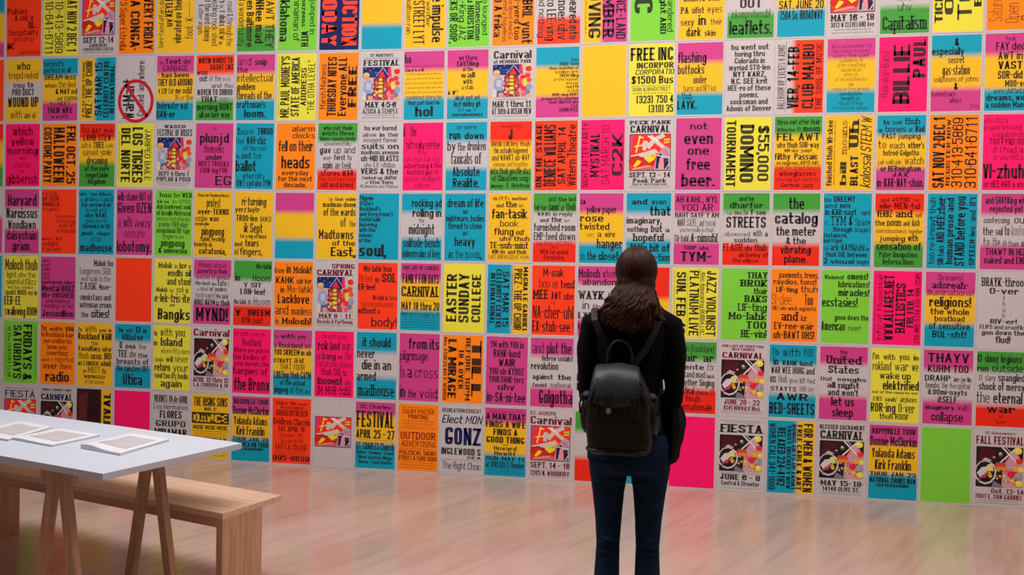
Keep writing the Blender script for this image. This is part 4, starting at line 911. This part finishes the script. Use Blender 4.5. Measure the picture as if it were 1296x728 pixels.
6,19|T27W68T|N|{x13/88}I'm with YOO;{x12/84}in RAHK-lund;{b11/94}WAR WEE HUHG and;{x12/96}KIS thuh yoo-NY-ted;{x11/94}STAYTS UHN-der;{_1};{w11/70}AWR;{_1};{k18/98}BED-SHEETS|BED-SHEETS
6,20|M24W68M|N|{b8^r/16}the;{s13/76}United;{s12/66}States;{x10/98}that coughs;{s9/70}all night;{b10/66}and won't;{b14/50}let us;{b14/46}sleep|United States that coughs all night
6,21|L|N|{x12/96}I'm with you in;{x13/96}rokland war we;{w10/66}wake up;{rx13/76}elektrified;{w4/96}out of the coma by our;{x10/92}own souls' airplanes;{lx13/92}ROR-ing O-ver;{w8/62}thuh ROOF|ROR-ing
6,22|M27W68M|N|{w15/86}THAYV;{_1};{w12/84}KUHM TOO;{x12/96}DRAHP an-je-lic;{x9/90}bombs the hospital;{b9/80}iLOOmi-nayts;{b11/40}itSELF;{x9/90}imaginary walls;{_1};{x15/66}collapse|THAYV
6,23|D27W72E|N|{lx12/90}O skinny legions;{lx12/92}run outside;{x12/92}O starry spangled;{b12/92}shock of mercy;{lx17/92}the eternal;{w12/60}war;{n7^r/8}is;{n7^r/20}here|eternal war
7,0|W|N|{g8};{g8};{g8};{g8}|sliver
7,1|W|N|{g4};{n12^n/90}FIESTA;{P1 52};{S9/84}MAY 16-18;{g4};{g4}|FIESTA at the bottom left
7,2|W|N|{b4/88}ANNUAL SUMMER FAMILY;{g3};{S10^n/94}CARNIVAL;{P3 52};{S8/84}JUNE 3-5;{g4};{g3}|CARNIVAL behind the white table's back edge
7,3|Y|A|{Q}|FESTIVAL beside a dark red picture
7,4|P|N||the plain hot pink one above the white table
7,5|W|N|{k12/94}VIERNES 18 de ABRIL;{-1};{n9/96}Los Hermanos;{k13/62}FLORES;{_1};{-1};{w10/84}GRUPO;{_1};{k13/90}MIRAMAR;{-1};{g4};{b8/80}BOLETOS;{g4};{g4};{g4}|GRUPO MIRAMAR
7,6|Y|N|{k13/92}THE RISING SUNS;{b5/34}NO. C;{_1};{D15}DANCE;{_1};{b6/94}MUSIC MUSIC MUSIC;{g3};{g3};{g3};{b6/90}SATURDAY;{g3};{g3};{g4};{g4};{g4}|DANCE
7,7|M26Y64T|N|{k9/92}NASHVILLE TOUR;{_1};{k14/96}Donnie McClurkin;{_1};{k14/90}Yolanda Adams;{k15/76}Kirk Franklin;{_1};{w7/96}THUR. JAN. 23;{k8/96}AMERICA ON TOUR;{b5/70}SAN BERNARDINO;{_12}|JAN. 23, left of the two alike
7,8|R|Nr|{x6/84}Gridiron Film presents;{b5/60}The Last Weekend;{k9/84}URBAN OUTREACH;{_1};{k10/98}Gridiron Classic;{b8/70}SAT. APRIL 19;{n7/60}Session 1 PM;{n7/60}Session 6 PM;{b8/84}EAST L.A. COLLEGE;{g3};{g3};{wf8^k/98}995-8639|995-8639
7,9|W|N|{_23};{P1 50};{_27}|a red swirl picture and no lettering
7,10|M20Y62T|N|{w6/78}St. Charles;{_1};{kf24/98}FESTIVAL;{kf13/98}APRIL 25 - 27;{g2};{_1};{k11/96}ST. CHARLES Church;{b5/94}Rides * Games * Food;{_1};{b5/90}Silent Auction Bingo;{_1};{b5/84}Dinner * Cash Raffle;{_3}|APRIL 25-27
7,11|O|Nr|{g3};{w6/80}COLBY POSTER;{w6/52}PRINTING;{g3};{g3};{g2};{g3};{_2};{w10/90}OUTDOOR;{i8/88}ADVERTISING;{g3};{b6/94}POLITICAL SIGNS;{b6/98}STREET & YARD SIGNS;{g3};{g3};{g3}|OUTDOOR ADVERTISING
7,12|W|N|{w6/98}DEDICATION*EDUCAT;{_2};{ri12^n/100}Elect MON;{_2};{rk26^n/92}GONZ;{_1};{k10/98}INGLEWOOD S;{rw4/36}SEA;{_1};{-1};{_1};{rn11/96}The Right Choic;{_2}|GONZ
7,13|M22Y68T|N|{g4};{k12/96}A MAN THAT;{k12/98}FINDS A WIFE;{k12/60}FINDS A;{k12/94}GOOD THING;{n3/14}with;{w8/56}Howard;{w8/54}Hewitt;{w8/94}SUN. MAY 11;{k11^n/94}at SPRECKELS Theater;{g3};{g3};{g3}|A MAN THAT FINDS A WIFE
7,14|W|Nm|{lt6/62}ST. JOSEPH;{bf13/98}Carnival;{P1 50};{b10/94}SEPT. 14 - 16;{g2};{k8/94}1205 N. WOODRUFF;{g2}|SEPT. 14-16 and a red swirl picture
7,15|D28W66E|N||the plain one banded green, white and red left of the person's legs
7,16|T|N||the plain teal one seen between the person's legs
7,17|P|N||the plain hot pink one right of the person
7,18|W|N|{g3};{g2};{S13/94}FIESTA;{_1};{P3 50};{g2};{S9/88}JUNE 6 - 8;{b7/84}Central & Streeter;{_2};{g2}|FIESTA and JUNE 6-8
7,19|>T62Y|C|{kf20/98}FOR MEN & WOMEN;{k11/94}FREE CABLE & ART;{b9/94}BONUS GIFTS UP FRONT;{k9/92}TRUST DISCREET NOW;{k18/84}RELAXED 224-4182;{w15/96}WOMEN CALL 341-1669|FOR MEN & WOMEN
7,20|W|N|{k7/96}BLESSED SACRAMENT;{S13/94}CARNIVAL;{P3 50};{_1};{S8/94}*MAY 15-18*;{b7/80}14146 OLIVE ST.;{g2};{g2}|BLESSED SACRAMENT
7,21|M26Y66T|N|{k9/92}HAPPIVILLE TOUR;{_1};{k14/98}Donnie McClurkin;{_1};{k14/90}Yolanda Adams;{k15/76}Kirk Franklin;{_1};{w7/96}THUR. JAN. 23;{k8/96}NATIONAL CHOIRS NOW;{b5/70}SAN BERNARDINO;{_12}|JAN. 23, right of the two alike
7,22|G|N||the plain lime green one in the bottom row
7,23|W|Nm|{w4/60}St. Genevieve's;{_1};{bf12/96}FALL FESTIVAL;{_1};{P3 52};{rs7/66}Oct. 12-14;{b7/96}7601 E. SAN GABRIEL;{g3};{g3}|FALL FESTIVAL
'''
import re
ROWN = ['', 'top row', 'second row', 'third row', 'fourth row', 'fifth row', 'sixth row', 'bottom row']
MAROON = srgb(128, 28, 46); NAVY = srgb(28, 32, 84); HOT = srgb(255, 70, 44)

def ink_for(code, bg):
    if code == 'f': return tuple(c*.42 for c in bg)
    if code == 'r': return (bg[0]*.36, bg[1]*.16, bg[2]*.22)
    if code == 'n': return NAVY
    if code == 'm': return MAROON
    if code == 'h': return HOT
    return tuple(.012+c*.045 for c in bg)

def build_poster(r, c, spec, flags, lines, key):
    rot = flags[0] if flags else 'N'; dink = flags[1] if len(flags) > 1 else ''
    rnd = random.Random(r*100+c)
    # --- the card: white rim, printed field with its colour bands, a millimetre thick
    P = Print(); hz, cols, cuts = bands(spec)
    x0, x1, z0, z1 = -IW/2, IW/2, -IH/2, IH/2
    stops = [(0, INKC[cols[0]])]
    for k, cut in enumerate(cuts):
        bl = .045 if not hz else .06
        stops += [(cut-bl, INKC[cols[k]]), (cut+bl, INKC[cols[k+1]])]
    stops.append((1, INKC[cols[-1]]))
    vs = []; cs = []; fs = []
    for t, col in stops:
        if hz: vs += [(x0+(x1-x0)*t, z0), (x0+(x1-x0)*t, z1)]
        else: vs += [(x1, z1-(z1-z0)*t), (x0, z1-(z1-z0)*t)]
        cs += [col, col]
    for i in range(len(stops)-1): fs.append((2*i, 2*i+2, 2*i+3, 2*i+1) if hz else (2*i+1, 2*i+3, 2*i+2, 2*i))
    T = .0011; v3 = [(a, -T, b) for a, b in vs]
    o = len(v3); X, Z = SW/2, SH/2
    rim_in = [(x0, z0), (x1, z0), (x1, z1), (x0, z1)]; rim_out = [(-X, -Z), (X, -Z), (X, Z), (-X, Z)]
    v3 += [(a, -T, b) for a, b in rim_in] + [(a, -T, b) for a, b in rim_out] + [(a, 0, b) for a, b in rim_out]
    cs += [WHITE]*12
    for i in range(4):
        j = (i+1) % 4
        fs.append((o+i, o+j, o+4+j, o+4+i)[::-1]); fs.append((o+4+i, o+4+j, o+8+j, o+8+i)[::-1])
    fs.append((o+8, o+11, o+10, o+9))
    me = bpy.data.meshes.new('printed_poster'); me.from_pydata(v3, [], fs)
    at = me.color_attributes.new('ink', 'FLOAT_COLOR', 'POINT'); at.data.foreach_set('color', [t for q in cs for t in (*q, 1)])
    me.materials.append(INK); me.update()
    gx, gz, kx, kz = grid(c, r)
    o = link('printed_poster', me, loc=(gx, -.0012-.0006*rnd.random(), gz))
    slope = (interp(c+1, GL[r])-interp(c, GL[r])+interp(c+1, GL[r-1])-interp(c, GL[r-1]))/2/PW
    o.rotation_euler = (0, -slope, 0) if r < 7 else (0, 0, 0)
    o.scale = (kx, 1, kz)
    # --- label
    cn = []
    for q in cols:
        if CNAME[q] not in cn: cn.append(CNAME[q])
    cp = cn[0] if len(cn) == 1 else ', '.join(cn[:-1]) + ' and ' + cn[-1]
    if key == 'sliver': lab = f'{cp} poster cut off at the left edge, {ROWN[r]}'
    elif key.startswith('the ') or key.startswith('orange one') or key.startswith('small ') or key.startswith('a '):
        k2 = key
        for a in ('the plain ', 'the '):
            if k2.startswith(a) and lines == '': k2 = k2[len(a):]; break
        if lines == '': lab = 'blank unlettered poster, ' + k2
        elif key.startswith('orange one'): lab = 'orange poster with faded sideways lettering, right end of the top row'
        elif key.startswith('small faded'): lab = 'red-orange poster with small faded lines, second full one from the left, fourth row'
        elif key.startswith('small '): lab = f'{cp} poster with {key}, {ROWN[r]}'
        elif key.startswith('a giant'): lab = f'{cp} poster with {key} turned sideways, {ROWN[r]}'
        elif key.startswith('a red'): lab = 'white poster with only a red swirl picture, bottom row'
        else: lab = f'{cp} poster with sideways lettering, {ROWN[r]}, reading "{key}"' if rot != 'N' else f'{cp} poster reading "{key}", {ROWN[r]}'
    elif key == 'crossed out by a red ring': lab = 'white poster with sideways black lettering crossed out by a red ring'
    else:
        k2, _, tail = key.partition(' reading '); tail = (' reading '+tail) if tail else ''
        if ' over a ' in key or ' with a ' in key or ' and a ' in key or ' in red on ' in key or ' beside a ' in key or ' partly ' in key or ' behind ' in key or ' at the ' in key or ' in the top row' in key or ', left of' in key or ', right of' in key:
            mm = re.match(r"^([A-Z0-9$&.,'\- ]*?[A-Z0-9.])((?: over| with| and| in red| beside| partly| behind| at the| in the|, left| ?, right).*)$", key)
            k2, tail = (mm.group(1), mm.group(2)) if mm else (key, '')
        side = 'sideways ' if rot != 'N' else ''
        lab = f'{cp} poster lettered {side}"{k2.strip(" ,")}"{tail}'
        if 'row' not in tail and len(lab.split()) < 15: lab += f', {ROWN[r]}'
    tag(o, ' '.join(lab.split()[:16]), 'poster', 'printed posters covering the wall')
    if not lines: return o
    # --- lettering
    tw, th = (SW, SH) if rot == 'N' else (SH, SW)
    fx = {'N': lambda a, b: (a, b), 'A': lambda a, b: (-b, a), 'C': lambda a, b: (b, -a)}[rot]
    items = []
    for raw in lines.split(';'):
        mm = re.match(r'\{([^}]*)\}(.*)', raw); code, t = (mm.group(1), mm.group(2)) if mm else ('', raw)
        if code[:1] == 'D': items.append(('D', float(code[1:]), '', t, None, None)); continue
        if code[:1] == 'Q': items.append(('Q', 100, '', '', None, None)); continue
        if code[:1] == 'P': items.append(('P'+code[1], float(code.split()[1]), '', '', None, None)); continue
        if code[:1] in '_g-' and code: items.append((code[0], float(code[1:] or 8), '', '', None, None)); continue
        ink = re.search(r'\^(\w)', code); wd = re.search(r'/(\d+)', code); core = re.sub(r'\^\w|/\d+', '', code)
        num = re.search(r'\d+', core); let = re.sub(r'\d', '', core)
        al = ([q for q in let if q in 'lrf'] or ['m'])[0]
        st = [q for q in let if q in 'bnswkciStx']; st = st[0] if st else 'x'
        items.append((st, float(num.group()) if num else 10, al, t, int(wd.group(1)) if wd else (92 if al == 'f' else None), ink.group(1) if ink else dink))
    tot = sum(i[1] for i in items); H = th*(.925 if any(i[0][0] == 'P' for i in items) else .90); W = tw*.93
    y = H/2; L = Print()
    few = sum(1 for i in items if i[0] in STY or i[0] == 'x') <= 5 and not any(i[0] == 'g' for i in items)
    for st, wt, al, t, wd, ink in items:
        if few and L.f: L.build('lettering', o, -T-.0004); L = Print()
        slot = wt/tot*H; yc = y-slot/2; y -= slot
        px, pz = fx(0, yc); u, v = px/IW+.5, .5-pz/IH
        bg = bg_at(spec, u, v)
        if st == '_': continue
        if st == '-':
            L.poly([(-W/2, yc-.0012), (W/2, yc-.0012), (W/2, yc+.0012), (-W/2, yc+.0012)], ink_for(dink, bg), fx); continue
        if st == 'g':     # type too small to read: rows of little strokes
            xx = -W/2*rnd.uniform(.72, .98); end = -xx; hh = min(slot*.5, .011); col = ink_for(dink if dink != 'h' else '', bg)
            while xx < end:
                n = rnd.randint(3, 7)
                for k in range(n):
                    if xx > end: break
                    ww = hh*.22; L.poly([(xx, yc-hh/2), (xx+ww, yc-hh/2), (xx+ww, yc+hh*rnd.choice((.25, .25, .5))), (xx, yc+hh*.25)], col, fx)
                    if rnd.random() < .7:
                        zz = yc+rnd.choice((-.5, -.1, .12))*hh; L.poly([(xx, zz), (xx+hh*.5, zz), (xx+hh*.5, zz+hh*.16), (xx, zz+hh*.16)], col, fx)
                    xx += hh*.56
                xx += hh*.6
            continue
        if st[0] == 'P':
            k = int(st[1])
            if k not in PIC: PIC[k] = picture(k)
            p = link('picture', PIC[k], o); pw = SW*.87
            ph = slot*.96; p.location = (-pw/2, -T-.0003, yc-ph/2); p.scale = (pw, 1, ph)
            continue
        if st == 'D':     # letters left open in a dark bar
            L.poly([(-W/2, yc-slot*.46), (W/2, yc-slot*.46), (W/2, yc+slot*.46), (-W/2, yc+slot*.46)], ink_for('', bg), fx)
            D2 = Print(); text(D2, t, -W*.47, W*.47, yc-slot*.33, slot*.66, 'b', bg, fx); D2.build('lettering', o, -T-.0007); continue
        if st == 'Q':
            PIC[4] = PIC.get(4) or picture(4)
            p = link('picture', PIC[4], o); p.location = (-IW/2, -T-.0003, -IH/2); p.scale = (IW*.70, 1, IH)
            text(L, 'FESTIVAL', -IH*.47, IH*.47, -IW*.47, IW*.2, 'k', ink_for('', bg), lambda a, b: (-b, a)); continue
        h = slot*.84; base = yc-h*.5
        words = t.split(' ')
        if st == 'x':
            sts = []; hs = []
            for wrd in words:
                if not wrd: sts.append('n'); hs.append(1); continue
                q = 's' if wrd.upper() == wrd and rnd.random() < .4 else rnd.choice('bbbnstkwc')
                sts.append(q); hs.append(rnd.choice((1, 1, .8, .65)) if len(words) > 1 else 1)
        else: sts = [st]*len(words); hs = [1]*len(words)
        if st != 'x': segs = [(t, st, 1)]
        else: segs = [(a, b, k) for a, b, k in zip(words, sts, hs)]
        gap = h*.34
        nw = sum(nat(a, h*k, b) if a else gap for a, b, k in segs) + gap*(len(segs)-1)
        full = W*(wd/100) if wd else min(W, nw)
        k = full/nw
        xx = {'l': -W/2, 'r': W/2-full}.get(al, -full/2)
        for a, b, kk in segs:
            if not a: xx += gap*k*2; continue
            ww = nat(a, h*kk, b)*k
            col = ink_for(ink, bg)
            if ink in ('', 'k') and st == 'x' and rnd.random() < .18: col = tuple(q*1.0 for q in ink_for('f', bg))
            # colour behind this word decides how the ink over it looks
            p2 = fx(xx+ww/2, yc); b2 = bg_at(spec, p2[0]/IW+.5, .5-p2[1]/IH)
            if b2 != bg and ink != 'f': col = ink_for(ink, b2)
            text(L, a, xx, xx+ww, base, h*kk, b, col, fx)
            xx += ww + gap*k
    if r == 2 and c == 4:     # red ring with its bar
        C = srgb(196, 26, 44); rr = .135; cz = -.105
        ring = Print(); ring.stroke([(rr*math.cos(a)*1.12, cz+rr*math.sin(a)*1.25) for a in [2*PI*i/32 for i in range(32)]], True, .028, .028, C, lambda a, b: (a, b))
        ring.stroke([(-.09, cz+.13), (.10, cz-.12)], False, .028, .028, C, lambda a, b: (a, b))
        ring.build('ring', o, -T-.0007)
    if L.f: L.build('lettering', o, -T-.0004)
    return o

# the hand-pasted grid wanders by a centimetre: offsets of its lines in millimetres
GC = [0, 2, 5, 8, 11, 14, 17, 20, 24]
GL = {0: [11, 10, 9, 1, -9, -5, 2, 1, 12], 1: [13, 11, 9, 1, -9, -5, 2, 1, 12], 2: [20, 18, 9, -2, -12, -9, -1, 3, 1],
      3: [17, 17, 16, -7, -12, -8, -2, -2, 0], 4: [2, 1, 1, -8, -4, -2, -3, 2, -2], 5: [0, 0, 2, -6, 0, -5, 3, 1, 0],
      6: [0, 0, 0, -3, -2, -2, 0, 1, 3], 7: [0]*9}
GX = [0, 0, -3, 3, 5, -6, -3, 2, 1]
def interp(t, ys):
    for i in range(len(GC)-1):
        if t <= GC[i+1]:
            f = (t-GC[i])/(GC[i+1]-GC[i]); return (ys[i]*(1-f)+ys[i+1]*f)/1000
    return ys[-1]/1000
def grid(c, r):
    """centre and size of the sheet in column c, row r"""
    xl = (c-14)*PW + interp(c, GX); xr = (c-13)*PW + interp(c+1, GX)
    t = (interp(c, GL[r-1])+interp(c+1, GL[r-1]))/2 + (8-r)*PH
    b = (interp(c, GL[r])+interp(c+1, GL[r]))/2 + (7-r)*PH
    return (xl+xr)/2, (t+b)/2, (xr-xl)/PW, (t-b)/PH
for ln in DATA.strip().split('\n'):
    rc, spec, flags, lines, key = ln.split('|')
    r, c = map(int, rc.split(','))
    build_poster(r, c, spec, flags, lines, key)
